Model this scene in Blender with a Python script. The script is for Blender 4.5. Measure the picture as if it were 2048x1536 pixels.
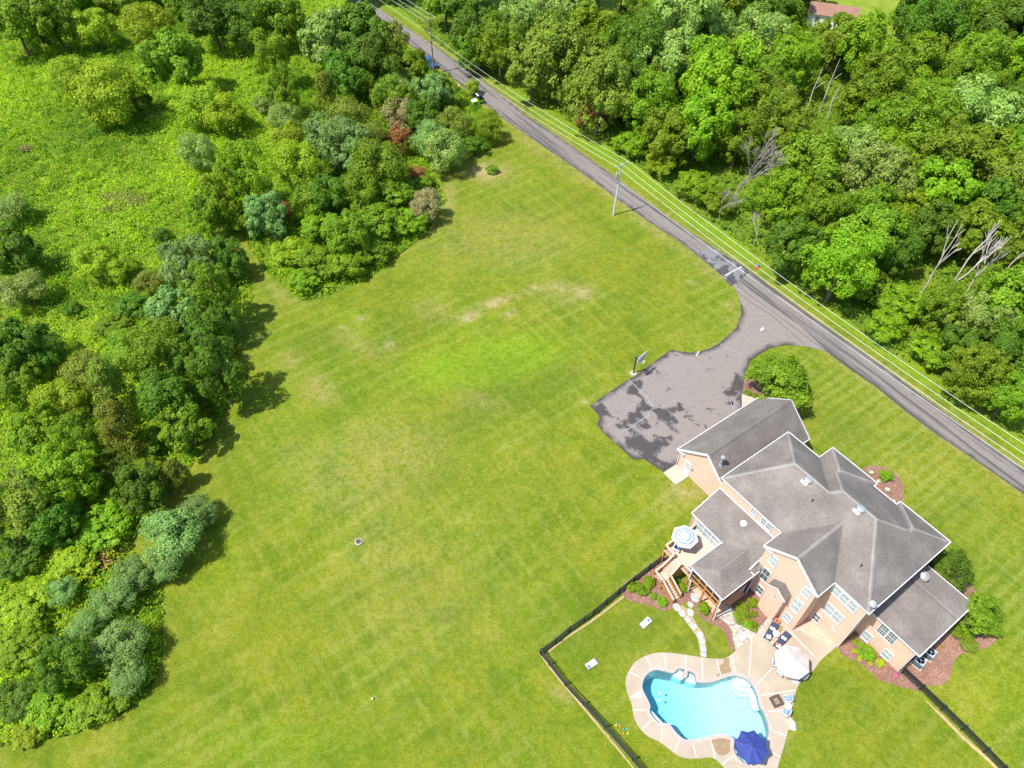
import bpy, math, random
import numpy as np
from mathutils import Vector, Matrix
from mathutils.geometry import delaunay_2d_cdt

for o in list(bpy.data.objects): bpy.data.objects.remove(o)
sc = bpy.context.scene
COL = sc.collection
R_ = math.radians

# ------------------------------------------------------------------ camera, sky, sun, exposure
CAM_H, FPX, PITCH = 73.0, 1467.41, R_(48.37345)
cam_d = bpy.data.cameras.new('camera'); cam = bpy.data.objects.new('camera', cam_d); COL.objects.link(cam)
cam.location = (0, 0, CAM_H); cam.rotation_euler = (math.pi/2 - PITCH, 0, 0)
cam_d.sensor_width = 36.0; cam_d.sensor_fit = 'HORIZONTAL'; cam_d.lens = 36.0*FPX/2048.0
cam_d.clip_start = 0.5; cam_d.clip_end = 6000
sc.camera = cam
SUN_AZ, SUN_EL = R_(24.4), R_(61.0)          # the direction shadows fall, and the sun's height
world = bpy.data.worlds.new('World'); sc.world = world; world.use_nodes = True
wn = world.node_tree; wn.nodes.clear()
sky = wn.nodes.new('ShaderNodeTexSky'); sky.sky_type = 'NISHITA'; sky.sun_disc = False
sky.sun_elevation = SUN_EL; sky.sun_rotation = math.atan2(-math.cos(SUN_AZ), -math.sin(SUN_AZ))
bgn = wn.nodes.new('ShaderNodeBackground'); bgn.inputs[1].default_value = 0.15
wo = wn.nodes.new('ShaderNodeOutputWorld')
wn.links.new(sky.outputs[0], bgn.inputs[0]); wn.links.new(bgn.outputs[0], wo.inputs[0])
sd = bpy.data.lights.new('sun', 'SUN'); sd.energy = 4.6; sd.angle = R_(0.55); sd.color = (1.0, 0.955, 0.87)
sun = bpy.data.objects.new('sun', sd); COL.objects.link(sun); sun.location = (-60, -40, 120)
ld = Vector((math.cos(SUN_AZ)*math.cos(SUN_EL), math.sin(SUN_AZ)*math.cos(SUN_EL), -math.sin(SUN_EL)))
sun.rotation_euler = ld.to_track_quat('-Z', 'Y').to_euler()
sc.view_settings.view_transform = 'Standard'; sc.view_settings.look = 'None'
sc.view_settings.exposure = 0.95; sc.view_settings.gamma = 1.0; sc.view_settings.use_curve_mapping = False
sc.render.engine = 'CYCLES'
try:
    sc.cycles.transparent_max_bounces = 12; sc.cycles.max_bounces = 8
except Exception: pass

# ------------------------------------------------------------------ pixel -> place
HA = R_(-54.56649)                                   # the house's long axis
dA = np.array([math.cos(HA), math.sin(HA)]); dB = np.array([-math.sin(HA), math.cos(HA)])
HO = np.array([32.83998, 29.41121])                  # corner of the house's back wall on the ground
TA = [-90,-45,-30,-24,-18,-12,0,6,14,40,90]
TB = [-66,-35,-18,-9,-2.5,3,6,8,6,0,-10]
TW = [32,18,10,6,4.5,4,4,4.5,7,12,20]
def terr(x, y):
    x = np.asarray(x, float)-HO[0]; y = np.asarray(y, float)-HO[1]
    a = x*dA[0]+y*dA[1]; b = x*dB[0]+y*dB[1]
    bc = np.interp(a, TA, TB); w = np.interp(a, TA, TW)
    t = np.clip((b-bc+w)/(2*w), 0, 1)
    return 2.5*t*t*(3-2*t)
def th(x, y): return float(terr(x, y))
def ray(px, py):
    s, c = math.sin(PITCH), math.cos(PITCH)
    f = np.array([0, c, -s]); u = np.array([0, s, c])
    return f*FPX + np.array([1., 0, 0])*(px-1024) - u*(py-768)
def W(px, py, z):
    d = ray(px, py); t = (z-CAM_H)/d[2]; return d[0]*t, d[1]*t
def P(px, py, dz=0.0):
    z = 2.0
    for _ in range(25):
        x, y = W(px, py, z+dz); z = 0.5*z+0.5*th(x, y)
    return x, y, z
def depth_of(x, y, z): return y*math.cos(PITCH)-(z-CAM_H)*math.sin(PITCH)
def L(a, b): return HO[0]+a*dA[0]+b*dB[0], HO[1]+a*dA[1]+b*dB[1]
def hc(x, y): return (x-HO[0])*dA[0]+(y-HO[1])*dA[1], (x-HO[0])*dB[0]+(y-HO[1])*dB[1]
ORG = {1:(1320,760),2:(1640,860),3:(1230,980),4:(1480,1080),5:(1648,1130),6:(1230,1236),8:(1150,660)}
def cp(n, pts): return [(ORG[n][0]+x/5.12, ORG[n][1]+y/5.12) for x, y in pts]
def PW(pts): return [P(x, y)[:2] for x, y in pts]

# ------------------------------------------------------------------ mesh helpers
class MB:
    def __init__(s): s.v = []; s.f = []; s.mi = []; s.m = 0
    def add(s, vs, fs):
        n = len(s.v); s.v += [tuple(q) for q in vs]; s.f += [tuple(i+n for i in f) for f in fs]; s.mi += [s.m]*len(fs); return s
    def box(s, c, d, rz=0.0, rx=0.0, ry=0.0):
        M = Matrix.Rotation(rz, 3, 'Z') @ Matrix.Rotation(ry, 3, 'Y') @ Matrix.Rotation(rx, 3, 'X')
        vs = [Vector(c)+M @ Vector((sx*d[0]/2, sy*d[1]/2, sz*d[2]/2)) for sz in (-1,1) for sx, sy in ((-1,-1),(1,-1),(1,1),(-1,1))]
        return s.add(vs, [(3,2,1,0),(4,5,6,7),(0,1,5,4),(1,2,6,5),(2,3,7,6),(3,0,4,7)])
    def lo(s, x0, x1, y0, y1, z0, z1): return s.box(((x0+x1)/2,(y0+y1)/2,(z0+z1)/2), (abs(x1-x0),abs(y1-y0),abs(z1-z0)))
    def bar(s, p, q, w, h=None):
        p = Vector(p); q = Vector(q); d = q-p; h = h or w
        ln = d.length; d.normalize()
        up = Vector((0,0,1)) if abs(d.z) < .95 else Vector((1,0,0))
        sx = d.cross(up).normalized(); sy = sx.cross(d).normalized()
        vs = []
        for e in (p, q): vs += [e-sx*w/2-sy*h/2, e+sx*w/2-sy*h/2, e+sx*w/2+sy*h/2, e-sx*w/2+sy*h/2]
        return s.add(vs, [(0,1,2,3),(7,6,5,4),(0,4,5,1),(1,5,6,2),(2,6,7,3),(3,7,4,0)])
    def tube(s, p, q, r0, r1=None, n=8, cap=True):
        p = Vector(p); q = Vector(q); d = (q-p).normalized(); r1 = r0 if r1 is None else r1
        up = Vector((0,0,1)) if abs(d.z) < .95 else Vector((1,0,0))
        sx = d.cross(up).normalized(); sy = sx.cross(d)
        vs = [c+(sx*math.cos(2*math.pi*i/n)+sy*math.sin(2*math.pi*i/n))*r for c, r in ((p,r0),(q,r1)) for i in range(n)]
        fs = [(i,(i+1)%n,n+(i+1)%n,n+i) for i in range(n)]
        if cap: fs += [tuple(range(n-1,-1,-1)), tuple(range(n,2*n))]
        return s.add(vs, fs)
    def path(s, pts, r, n=6):
        for i in range(len(pts)-1): s.tube(pts[i], pts[i+1], r if np.isscalar(r) else r[i], None if np.isscalar(r) else r[i+1], n)
        return s
    def lathe(s, c, prof, n=16, rz=0.0):
        vs = []; fs = []
        for r, z in prof:
            vs += [(c[0]+r*math.cos(rz+2*math.pi*i/n), c[1]+r*math.sin(rz+2*math.pi*i/n), c[2]+z) for i in range(n)]
        for k in range(len(prof)-1):
            fs += [(k*n+i, k*n+(i+1)%n, (k+1)*n+(i+1)%n, (k+1)*n+i) for i in range(n)]
        m = len(prof)-1
        fs += [tuple(range(n-1,-1,-1)), tuple(m*n+i for i in range(n))]
        return s.add(vs, fs)
    def prism(s, poly, z0, z1):
        n = len(poly)
        ar = sum(poly[i][0]*poly[(i+1)%n][1]-poly[(i+1)%n][0]*poly[i][1] for i in range(n))
        if ar < 0: poly = poly[::-1]
        za = (lambda i: z0) if np.isscalar(z0) else (lambda i: z0[i])
        vs = [(x,y,z0) for x, y in poly]+[(x,y,z1) for x, y in poly]
        return s.add(vs, [tuple(range(n-1,-1,-1)), tuple(range(n,2*n))]+[(i,(i+1)%n,n+(i+1)%n,n+i) for i in range(n)])
    def mesh(s, name, mats, smooth=False):
        me = bpy.data.meshes.new(name); me.from_pydata(s.v, [], s.f)
        if not isinstance(mats, (list, tuple)): mats = [mats]
        for m in mats: me.materials.append(M[m] if isinstance(m, str) else m)
        if len(mats) > 1: me.polygons.foreach_set('material_index', s.mi)
        if smooth: me.polygons.foreach_set('use_smooth', [True]*len(s.f))
        me.update(); return me
    def obj(s, name, mats, parent=None, loc=None, smooth=False):
        return link(name, s.mesh(name, mats, smooth), parent, loc)
def link(name, data, parent=None, loc=None):
    o = bpy.data.objects.new(name, data); COL.objects.link(o)
    if parent is not None: o.parent = parent
    if loc is not None: o.location = loc
    return o
def tag(o, label, cat, group=None):
    o['label'] = label; o['category'] = cat
    if group: o['group'] = group
    return o
def thing(name, label, cat, loc=(0,0,0), rz=0.0, group=None):
    o = bpy.data.objects.new(name, None); COL.objects.link(o); o.empty_display_size = .3
    o.location = loc; o.rotation_euler = (0,0,rz); return tag(o, label, cat, group)
def struct(o): o['kind'] = 'structure'; return o
def copy_tree(o, parent=None):
    c = o.copy(); COL.objects.link(c); c.parent = parent
    for ch in list(o.children): copy_tree(ch, c)
    return c
def inpoly(x, y, poly):
    x = np.asarray(x); y = np.asarray(y); r = np.zeros(x.shape, bool); n = len(poly)
    for i in range(n):
        x0, y0 = poly[i]; x1, y1 = poly[(i+1)%n]
        if y0 == y1: continue
        c = ((y0 > y) != (y1 > y)) & (x < (x1-x0)*(y-y0)/(y1-y0)+x0); r ^= c
    return r
def dens(poly, st, closed=True):
    out = []; n = len(poly)
    for i in range(n if closed else n-1):
        p = poly[i]; q = poly[(i+1)%n]; k = max(1, int(math.hypot(q[0]-p[0], q[1]-p[1])/st))
        out += [(p[0]+(q[0]-p[0])*j/k, p[1]+(q[1]-p[1])*j/k) for j in range(k)]
    if not closed: out.append(poly[-1])
    return out
def spline(poly, k=4, closed=True):
    n = len(poly); out = []
    g = (lambda i: poly[i%n]) if closed else (lambda i: poly[min(max(i,0),n-1)])
    for i in range(n if closed else n-1):
        p0, p1, p2, p3 = map(np.array, (g(i-1), g(i), g(i+1), g(i+2)))
        for j in range(k):
            t = j/k
            out.append(tuple(.5*(2*p1+(p2-p0)*t+(2*p0-5*p1+4*p2-p3)*t*t+(3*p1-p0-3*p2+p3)*t**3)))
    if not closed: out.append(tuple(poly[-1]))
    return out
def offset(poly, d):
    n = len(poly); ar = sum(poly[i][0]*poly[(i+1)%n][1]-poly[(i+1)%n][0]*poly[i][1] for i in range(n))
    sg = 1 if ar > 0 else -1; out = []
    for i in range(n):
        p = np.array(poly[i-1]); q = np.array(poly[(i+1)%n]); t = q-p; t = t/(np.linalg.norm(t)+1e-9)
        out.append((poly[i][0]+sg*t[1]*d, poly[i][1]-sg*t[0]*d))
    return out
def drape(name, poly, dz, mat, holes=(), step=2.0, skirt=0.0, parent=None, attrs=None, base=terr):
    poly = dens(poly, step); V = []; E = []
    for ring in [poly]+[dens(h, step) for h in holes]:
        n0 = len(V); V += [Vector(p) for p in ring]
        E += [(n0+i, n0+(i+1)%len(ring)) for i in range(len(ring))]
    xs = np.array([p[0] for p in poly]); ys = np.array([p[1] for p in poly])
    gx, gy = np.meshgrid(np.arange(xs.min()+step*.5, xs.max(), step), np.arange(ys.min()+step*.5, ys.max(), step))
    gx = gx.ravel(); gy = gy.ravel(); k = inpoly(gx, gy, poly)
    for h in holes: k &= ~inpoly(gx, gy, h)
    V += [Vector((a, b)) for a, b in zip(gx[k], gy[k])]
    r = delaunay_2d_cdt(V, E, [], 0, 1e-5)
    vv = np.array([(p.x, p.y) for p in r[0]]); ff = np.array([f for f in r[2]])
    c = vv[ff].mean(axis=1); k = inpoly(c[:,0], c[:,1], poly)
    for h in holes: k &= ~inpoly(c[:,0], c[:,1], h)
    ff = ff[k]; z = base(vv[:,0], vv[:,1])+dz
    fl = [tuple(int(i) for i in f) for f in ff]
    vs = [(float(a), float(b), float(d)) for (a, b), d in zip(vv, z)]
    if skirt:
        for ring in [poly]+[dens(h, step) for h in holes]:
            n0 = len(vs); m = len(ring)
            for x, y in ring:
                q = float(base(x, y))+dz; vs += [(x, y, q), (x, y, q-skirt)]
            fl += [(n0+2*i, n0+2*((i+1)%m), n0+2*((i+1)%m)+1, n0+2*i+1) for i in range(m)]
    me = bpy.data.meshes.new(name); me.from_pydata(vs, [], fl)
    me.materials.append(M[mat]); 
    if attrs:
        ax = np.array([v[0] for v in vs]); ay = np.array([v[1] for v in vs])
        for an, fn in attrs.items():
            at = me.attributes.new(an, 'FLOAT', 'POINT'); at.data.foreach_set('value', fn(ax, ay).astype(np.float32))
    me.update(); me.validate()
    return link(name, me, parent)
def strip(name, pts, w, dz, mat, parent=None, base=terr, step=1.5):
    pts = dens(pts, step, False); vs = []; fs = []
    for i, p in enumerate(pts):
        a = np.array(pts[max(i-1,0)]); b = np.array(pts[min(i+1,len(pts)-1)]); t = (b-a)/np.linalg.norm(b-a); ww = w if np.isscalar(w) else w[min(i,len(w)-1)]
        for sg in (1,-1):
            x, y = p[0]-sg*t[1]*ww/2, p[1]+sg*t[0]*ww/2; vs.append((x, y, float(base(x,y))+dz))
    fs = [(2*i,2*i+1,2*i+3,2*i+2) for i in range(len(pts)-1)]
    m = MB().add(vs, fs); return m.obj(name, mat, parent)

# ------------------------------------------------------------------ materials
M = {}
class NT:
    def __init__(s, name):
        s.mat = bpy.data.materials.new(name); s.mat.use_nodes = True; s.t = s.mat.node_tree; s.t.nodes.clear(); M[name] = s.mat
        s.out = s.n('OutputMaterial'); s.tc = s.n('TexCoord')
    def n(s, k, **kw):
        q = s.t.nodes.new('ShaderNode'+k)
        for a, v in kw.items(): setattr(q, a, v)
        return q
    def set(s, sock, v):
        if hasattr(v, 'is_output') or isinstance(v, bpy.types.NodeSocket): s.t.links.new(v, sock)
        elif isinstance(v, (tuple, list)) and len(v) == 3 and sock.type == 'RGBA': sock.default_value = (*v, 1)
        else: sock.default_value = v
    def noise(s, sc_, det=3, rough=.55, vec=None, dist=0.0, out=0):
        q = s.n('TexNoise'); s.set(q.inputs['Vector'], vec or s.tc.outputs['Object'])
        q.inputs['Scale'].default_value = sc_; q.inputs['Detail'].default_value = det; q.inputs['Roughness'].default_value = rough; q.inputs['Distortion'].default_value = dist
        return q.outputs[out]
    def mapping(s, scale=(1,1,1), rot=(0,0,0), vec=None):
        q = s.n('Mapping'); s.set(q.inputs['Vector'], vec or s.tc.outputs['Object']); q.inputs['Rotation'].default_value = rot
        k = s.n('Mapping'); s.t.links.new(q.outputs[0], k.inputs['Vector']); k.inputs['Scale'].default_value = scale
        return k.outputs[0]
    def ramp(s, fac, stops, interp='LINEAR'):
        q = s.n('ValToRGB'); q.color_ramp.interpolation = interp; e = q.color_ramp.elements
        while len(e) < len(stops): e.new(.5)
        for el, (p, c) in zip(e, stops):
            el.position = p; el.color = (c, c, c, 1) if np.isscalar(c) else (*c, 1)
        s.set(q.inputs[0], fac); return q.outputs[0]
    def mix(s, f, a, b, mode='MIX'):
        q = s.n('Mix', data_type='RGBA', blend_type=mode); s.set(q.inputs[0], f); s.set(q.inputs[6], a); s.set(q.inputs[7], b); return q.outputs[2]
    def math(s, op, a, b=None, c=None):
        q = s.n('Math', operation=op); s.set(q.inputs[0], a)
        if b is not None: s.set(q.inputs[1], b)
        if c is not None: s.set(q.inputs[2], c)
        return q.outputs[0]
    def attr(s, name):
        q = s.n('Attribute'); q.attribute_name = name; return q.outputs['Fac']
    def sep(s, vec):
        q = s.n('SeparateXYZ'); s.set(q.inputs[0], vec); return q.outputs
    def bump(s, h, st=.3, d=.05):
        q = s.n('Bump'); q.inputs['Strength'].default_value = st; q.inputs['Distance'].default_value = d; s.set(q.inputs['Height'], h); return q.outputs[0]
    def bsdf(s, col, rough=.8, spec=.3, normal=None, metal=0.0, **kw):
        q = s.n('BsdfPrincipled'); s.set(q.inputs['Base Color'], col); s.set(q.inputs['Roughness'], rough); q.inputs['Specular IOR Level'].default_value = spec; q.inputs['Metallic'].default_value = metal
        if normal is not None: s.set(q.inputs['Normal'], normal)
        for k, v in kw.items(): s.set(q.inputs[k], v)
        return q.outputs[0]
    def fin(s, sh): s.t.links.new(sh, s.out.inputs['Surface']); return s.mat
def simple(name, col, rough=.7, var=.18, sc_=3.0, spec=.3, metal=0.0, bump=0.0):
    t = NT(name); n = t.noise(sc_, 4, .6)
    lo = tuple(c*(1-var) for c in col); hi = tuple(min(1, c*(1+var)) for c in col)
    c = t.ramp(n, [(.3, lo), (.7, hi)])
    return t.fin(t.bsdf(c, rough, spec, t.bump(t.noise(sc_*8, 3), bump) if bump else None, metal))
simple('white_paint', (.60,.60,.60), .45, .05)
simple('trim_white', (.49,.49,.51), .4, .04)
simple('dark_metal', (.03,.032,.036), .4, .25, 6, .5)
simple('fence_black', (.014,.017,.020), .5, .3, 4, .4)
simple('grey_metal', (.42,.45,.47), .35, .12, 5, .5, .6)
simple('steel_blue', (.30,.34,.37), .4, .15, 5, .5, .4)
simple('navy_cloth', (.035,.04,.075), .9, .25, 8)
simple('blue_cloth', (.035,.075,.20), .85, .2, 6)
simple('pale_blue_cloth', (.16,.25,.52), .9, .35, 9)
simple('navy_canopy', (.022,.036,.17), .75, .12, 2)
simple('cream_canopy', (.38,.345,.33), .85, .10, 2.2)
simple('wicker_white', (.44,.41,.37), .7, .12, 10)
simple('terracotta', (.36,.13,.07), .85, .2, 6)
simple('pillow_white', (.55,.56,.62), .9, .12, 12)
simple('towel_red', (.62,.10,.07), .95, .3, 14)
simple('towel_cream', (.75,.62,.42), .95, .2, 10)
simple('wood_post', (.34,.155,.05), .7, .25, 5)
simple('wood_rail', (.56,.36,.26), .7, .14, 4)
simple('pole_wood', (.24,.17,.11), .85, .25, 3)
simple('pole_grey', (.40,.42,.43), .7, .18, 3)
simple('wire_metal', (.60,.60,.58), .35, .05, 1, .6, .2)
simple('bark', (.13,.095,.07), .9, .3, 3, .2)
simple('dead_wood', (.40,.36,.31), .85, .2, 2, .2)
simple('dead_grey', (.22,.20,.18), .85, .25, 2, .2)
simple('flagstone', (.30,.30,.29), .85, .18, 2.5)
simple('stone_pale', (.34,.32,.28), .9, .2, 4)
simple('slab', (.33,.29,.23), .85, .12, 2)
simple('hydrant_red', (.55,.03,.025), .4, .1)
simple('cap_blue', (.03,.22,.55), .4, .1)
simple('brown_iron', (.075,.045,.038), .6, .35, 6)
simple('ash', (.20,.16,.13), .95, .4, 9)
simple('tyre', (.012,.012,.013), .8, .2)
simple('lime_paint', (.30,.62,.03), .3, .05, 1, .5)
simple('car_blue', (.02,.06,.13), .22, .06, 1, .6)
simple('skin', (.55,.33,.24), .6, .08); simple('teal_cloth', (.02,.30,.28), .85, .1); simple('dark_cloth', (.02,.024,.035), .85, .2); simple('hair_brown', (.06,.035,.02), .7, .2)
simple('cap_white', (.8,.8,.8), .8, .05)
simple('orange_rim', (.72,.13,.02), .45, .05); simple('net_white', (.8,.8,.8), .8, .03)
simple('far_roof', (.21,.115,.085), .9, .15, 1.5)
simple('far_wall', (.76,.76,.74), .7, .05, 1)
simple('ac_grey', (.40,.45,.50), .4, .08, 4, .4, .3); simple('ac_dark', (.08,.10,.12), .5, .25, 12, .4)
for k, c in dict(red=(.7,.05,.04), blue=(.04,.22,.7), yellow=(.75,.62,.03), green=(.05,.5,.15), orange=(.8,.25,.03)).items(): simple('toy_'+k, c, .4, .05, 1, .5)
simple('purple_paint', (.16,.12,.42), .6, .1); simple('print_blue', (.05,.07,.32), .6, .1); simple('print_pale', (.14,.19,.44), .6, .06)
simple('paint_line', (.45,.45,.44), .7, .15, 5)
simple('joint_white', (.56,.52,.47), .85, .08, 3)
simple('sealant', (.21,.21,.22), .6, .2, 6)
simple('wet_concrete', (.21,.15,.085), .5, .16, 3)
simple('gutter_shadow', (.10,.09,.09), .8, .2)

def leafmat(name, c1, c2, trans=.3, rough=.55, hue=.03):
    k_ = 1.28 if name.startswith(('leaf','under')) else 1.1; c1 = tuple(x*k_ for x in c1); c2 = tuple(x*k_ for x in c2); trans += .13; t = NT(name); lv = t.attr('lv'); n = t.noise(.55, 2, .5)
    oi = t.n('ObjectInfo')
    f = t.math('ADD', t.math('MULTIPLY', lv, .6), t.math('MULTIPLY', n, .5))
    c = t.ramp(f, [(.25, c1), (.85, c2)])
    hs = t.n('HueSaturation'); t.set(hs.inputs['Hue'], t.math('ADD', .5-hue/2, t.math('MULTIPLY', oi.outputs['Random'], hue)))
    t.set(hs.inputs['Value'], t.math('ADD', .82, t.math('MULTIPLY', oi.outputs['Random'], .36))); t.set(hs.inputs['Color'], c)
    col = hs.outputs[0]
    b = t.bsdf(col, rough, .25); tr = t.n('BsdfTranslucent'); t.set(tr.inputs[0], t.mix(1.0, col, (1.0, 1.0, .55), 'MULTIPLY'))
    m = t.n('MixShader'); m.inputs[0].default_value = trans; t.t.links.new(b, m.inputs[1]); t.t.links.new(tr.outputs[0], m.inputs[2])
    return t.fin(m.outputs[0])
leafmat('leaf_dark', (0.042, 0.100, 0.005), (0.115, 0.210, 0.011))
leafmat('leaf_mid', (0.068, 0.138, 0.004), (0.190, 0.295, 0.011))
leafmat('leaf_lime', (0.13, 0.215, 0.005), (0.29, 0.4, 0.012))
leafmat('leaf_light', (0.11, 0.19, 0.024), (0.27, 0.36, 0.075), .28, .4)
leafmat('leaf_blue', (0.072, 0.15, 0.026), (0.205, 0.32, 0.08), .25)
leafmat('leaf_olive', (0.085, 0.125, 0.008), (0.195, 0.24, 0.022), .25)
leafmat('leaf_rust', (.15,.055,.020), (.30,.12,.050), .15)
leafmat('leaf_straw', (0.13, 0.11, 0.04), (0.27, 0.24, 0.1), .15)
leafmat('leaf_yellow', (0.2, 0.24, 0.005), (0.36, 0.36, 0.01), .25)
leafmat('leaf_vivid', (0.092, 0.185, 0.004), (0.225, 0.345, 0.01), .32)
leafmat('petal_pink', (.50,.02,.28), (.75,.06,.45), .2, .6, .01)
leafmat('petal_white', (.60,.58,.56), (.85,.83,.80), .2, .6, .01)
leafmat('weed', (0.085, 0.165, 0.003), (0.36, 0.445, 0.01), .32, .6, .05)
leafmat('understory', (0.05, 0.115, 0.005), (0.155, 0.245, 0.012), .3, .6)

# lawn: mowing bands, dry and lush patches
t = NT('lawn'); ob = t.tc.outputs['Object']
rot = t.mapping((1,1,1), (0,0,-HA), ob); sx = t.sep(rot)
big = t.noise(.045, 4, .65); med = t.noise(.22, 6, .7); fine = t.noise(1.7, 5, .75); fleck = t.noise(6.5, 3, .7); blade = t.noise(16, 2, .6)
grain = t.noise(1.0, 5, .75, t.mapping((.16,1.5,1), (0,0,-HA), ob)); grain2 = t.noise(1.0, 5, .75, t.mapping((1.5,.16,1), (0,0,-HA), ob))
c = t.ramp(med, [(.30,(.058,.105,.003)), (.45,(.105,.145,.004)), (.56,(.152,.172,.007)), (.70,(.210,.205,.026))])
c = t.mix(t.math('MULTIPLY', t.ramp(big, [(.46,0),(.62,1)]), .5), c, (.082,.156,.003))
c = t.mix(t.math('MULTIPLY', t.ramp(big, [(.34,1),(.48,0)]), .45), c, (.165,.172,.010))
def band(co, per, nz):
    w_ = t.math('SINE', t.math('MULTIPLY', t.math('ADD', co, t.math('MULTIPLY', nz, .5)), 2*math.pi/per))
    return t.math('MULTIPLY_ADD', w_, .5, .5)
s1 = t.ramp(band(sx[0], 1.25, med), [(.3,0),(.7,1)])
k1 = t.math('MULTIPLY', t.math('MULTIPLY', s1, t.attr('stripe')), t.ramp(grain2, [(.35,.25),(.65,.9)]))
c = t.mix(t.math('MULTIPLY', k1, .7), c, (.215,.245,.060))
la = t.ramp(band(sx[0], 2.3, fine), [(.55,0),(.95,1)]); lb_ = t.ramp(band(sx[1], 2.1, fine), [(.72,0),(.92,1)])
m1 = t.ramp(t.noise(.09, 4, .6), [(.44,0),(.58,1)]); m2 = t.ramp(t.noise(.075, 4, .6, t.mapping((1,1,1), (0,0,1.0))), [(.46,0),(.6,1)])
c = t.mix(t.math('MULTIPLY', t.math('MULTIPLY', la, m1), .42), c, (.210,.220,.040))
c = t.mix(t.math('MULTIPLY', t.math('MULTIPLY', lb_, m2), .34), c, (.210,.220,.040))
da = t.ramp(band(sx[0], 3.7, fine), [(.62,0),(.9,1)])
c = t.mix(t.math('MULTIPLY', t.math('MULTIPLY', da, m2), .28), c, (.060,.100,.006))
c = t.mix(t.math('MULTIPLY', t.ramp(grain, [(.52,0),(.70,1)]), .40), c, (.195,.200,.038))
c = t.mix(t.math('MULTIPLY', t.ramp(grain2, [(.54,0),(.72,1)]), .32), c, (.190,.200,.036))
c = t.mix(t.math('MULTIPLY', t.ramp(grain, [(.28,1),(.45,0)]), .45), c, (.045,.086,.007))
c = t.mix(t.math('MULTIPLY', t.ramp(t.math('ADD', t.attr('lush'), t.math('MULTIPLY_ADD', fine, .5, -.25)), [(.22,0),(.85,.85)]), t.ramp(med, [(.3,.35),(.6,1)])), c, (.140,.235,.005))
c = t.mix(t.math('MULTIPLY', t.attr('dark'), t.ramp(med, [(.3,.4),(.6,1)])), c, (.052,.098,.008))
dryf = t.math('MULTIPLY', t.attr('dry'), t.ramp(t.noise(.9, 6, .8), [(.40,0),(.56,1)]))
c = t.mix(dryf, c, (.270,.210,.080))
c = t.mix(t.math('MULTIPLY', t.attr('soil'), t.ramp(t.noise(2.2, 5, .7), [(.36,0),(.55,1)])), c, (.34,.26,.14))
c = t.mix(t.ramp(fine, [(.32,.5),(.53,0)]), c, (.042,.080,.003)); c = t.mix(t.ramp(fine, [(.52,0),(.72,.45)]), c, (.205,.215,.042))
c = t.mix(t.ramp(fleck, [(.34,.5),(.54,0)]), c, (.036,.070,.003)); c = t.mix(t.ramp(fleck, [(.55,0),(.74,.42)]), c, (.225,.240,.060))
t.fin(t.bsdf(c, .9, .12, t.bump(t.math('ADD', blade, fleck), .6, .08)))
# forest and meadow floor
t = NT('ground'); n1 = t.noise(.09, 4, .6); n2 = t.noise(.8, 5, .7); n3 = t.noise(5, 3, .7)
c = t.ramp(n2, [(.3,(.045,.085,.010)), (.55,(.105,.165,.012)), (.8,(.190,.220,.030))])
c = t.mix(t.ramp(n1, [(.4,0),(.65,.6)]), c, (.16,.205,.014)); c = t.mix(t.ramp(n3, [(.62,0),(.8,.6)]), c, (.24,.18,.09))
t.fin(t.bsdf(c, .95, .1, t.bump(n3, .8, .2)))
# far pasture
t = NT('pasture'); n2 = t.noise(.35, 5, .7); n1 = t.noise(3, 3, .7)
c = t.ramp(n2, [(.3,(.105,.165,.012)), (.55,(.165,.215,.022)), (.8,(.27,.27,.07))]); t.fin(t.bsdf(t.mix(t.math('MULTIPLY', n1, .3), c, (.07,.12,.01)), .9, .1))
# road and drive
def asphalt(name, base, dark, stain, edge=False):
    t = NT(name); n1 = t.noise(.55, 5, .62, dist=.4); n2 = t.noise(2.2, 4, .65); n3 = t.noise(24, 2, .6)
    rot = t.mapping((1,1,1), (0,0,R_(33.5))); st_ = t.noise(1.0, 4, .6, t.mapping((.05,1.6,1), (0,0,R_(56.5))))
    c = t.ramp(n2, [(.25, tuple(x*.86 for x in base)), (.75, tuple(x*1.12 for x in base))])
    if stain: c = t.mix(t.ramp(t.math('ADD', n1, t.math('MULTIPLY', n2, .12)), stain), c, dark)
    else: c = t.mix(t.ramp(st_, [(.50,0),(.60,.85)]), c, dark)
    if name == 'drive': c = t.mix(t.ramp(t.math('MULTIPLY', t.attr('stain'), t.math('ADD', t.math('ADD', t.math('MULTIPLY', n1, .55), t.math('MULTIPLY', n2, .75)), 0.0)), [(.33,0),(.47,.95)]), c, dark)
    if edge:
        e = t.attr('edge'); c = t.mix(t.math('MULTIPLY', t.ramp(e, [(.25,0),(.8,1)]), t.ramp(t.math('ADD', n2, t.math('MULTIPLY', e, .25)), [(.45,0),(.62,.95)])), c, dark)
    c = t.mix(t.ramp(n3, [(.3,.22),(.6,0)]), c, tuple(x*.5 for x in base)); c = t.mix(t.ramp(n3, [(.6,0),(.8,.2)]), c, tuple(min(1,x*1.7) for x in base))
    t.fin(t.bsdf(c, .85, .25, t.bump(n3, .3, .02)))
asphalt('road', (.165,.145,.135), (.055,.052,.056), None, True)
asphalt('drive', (.178,.154,.140), (.036,.032,.034), [(.68,0),(.72,.8)], True)
asphalt('road_patch', (.150,.148,.152), (.045,.045,.05), [(.54,0),(.58,.95)])
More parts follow.
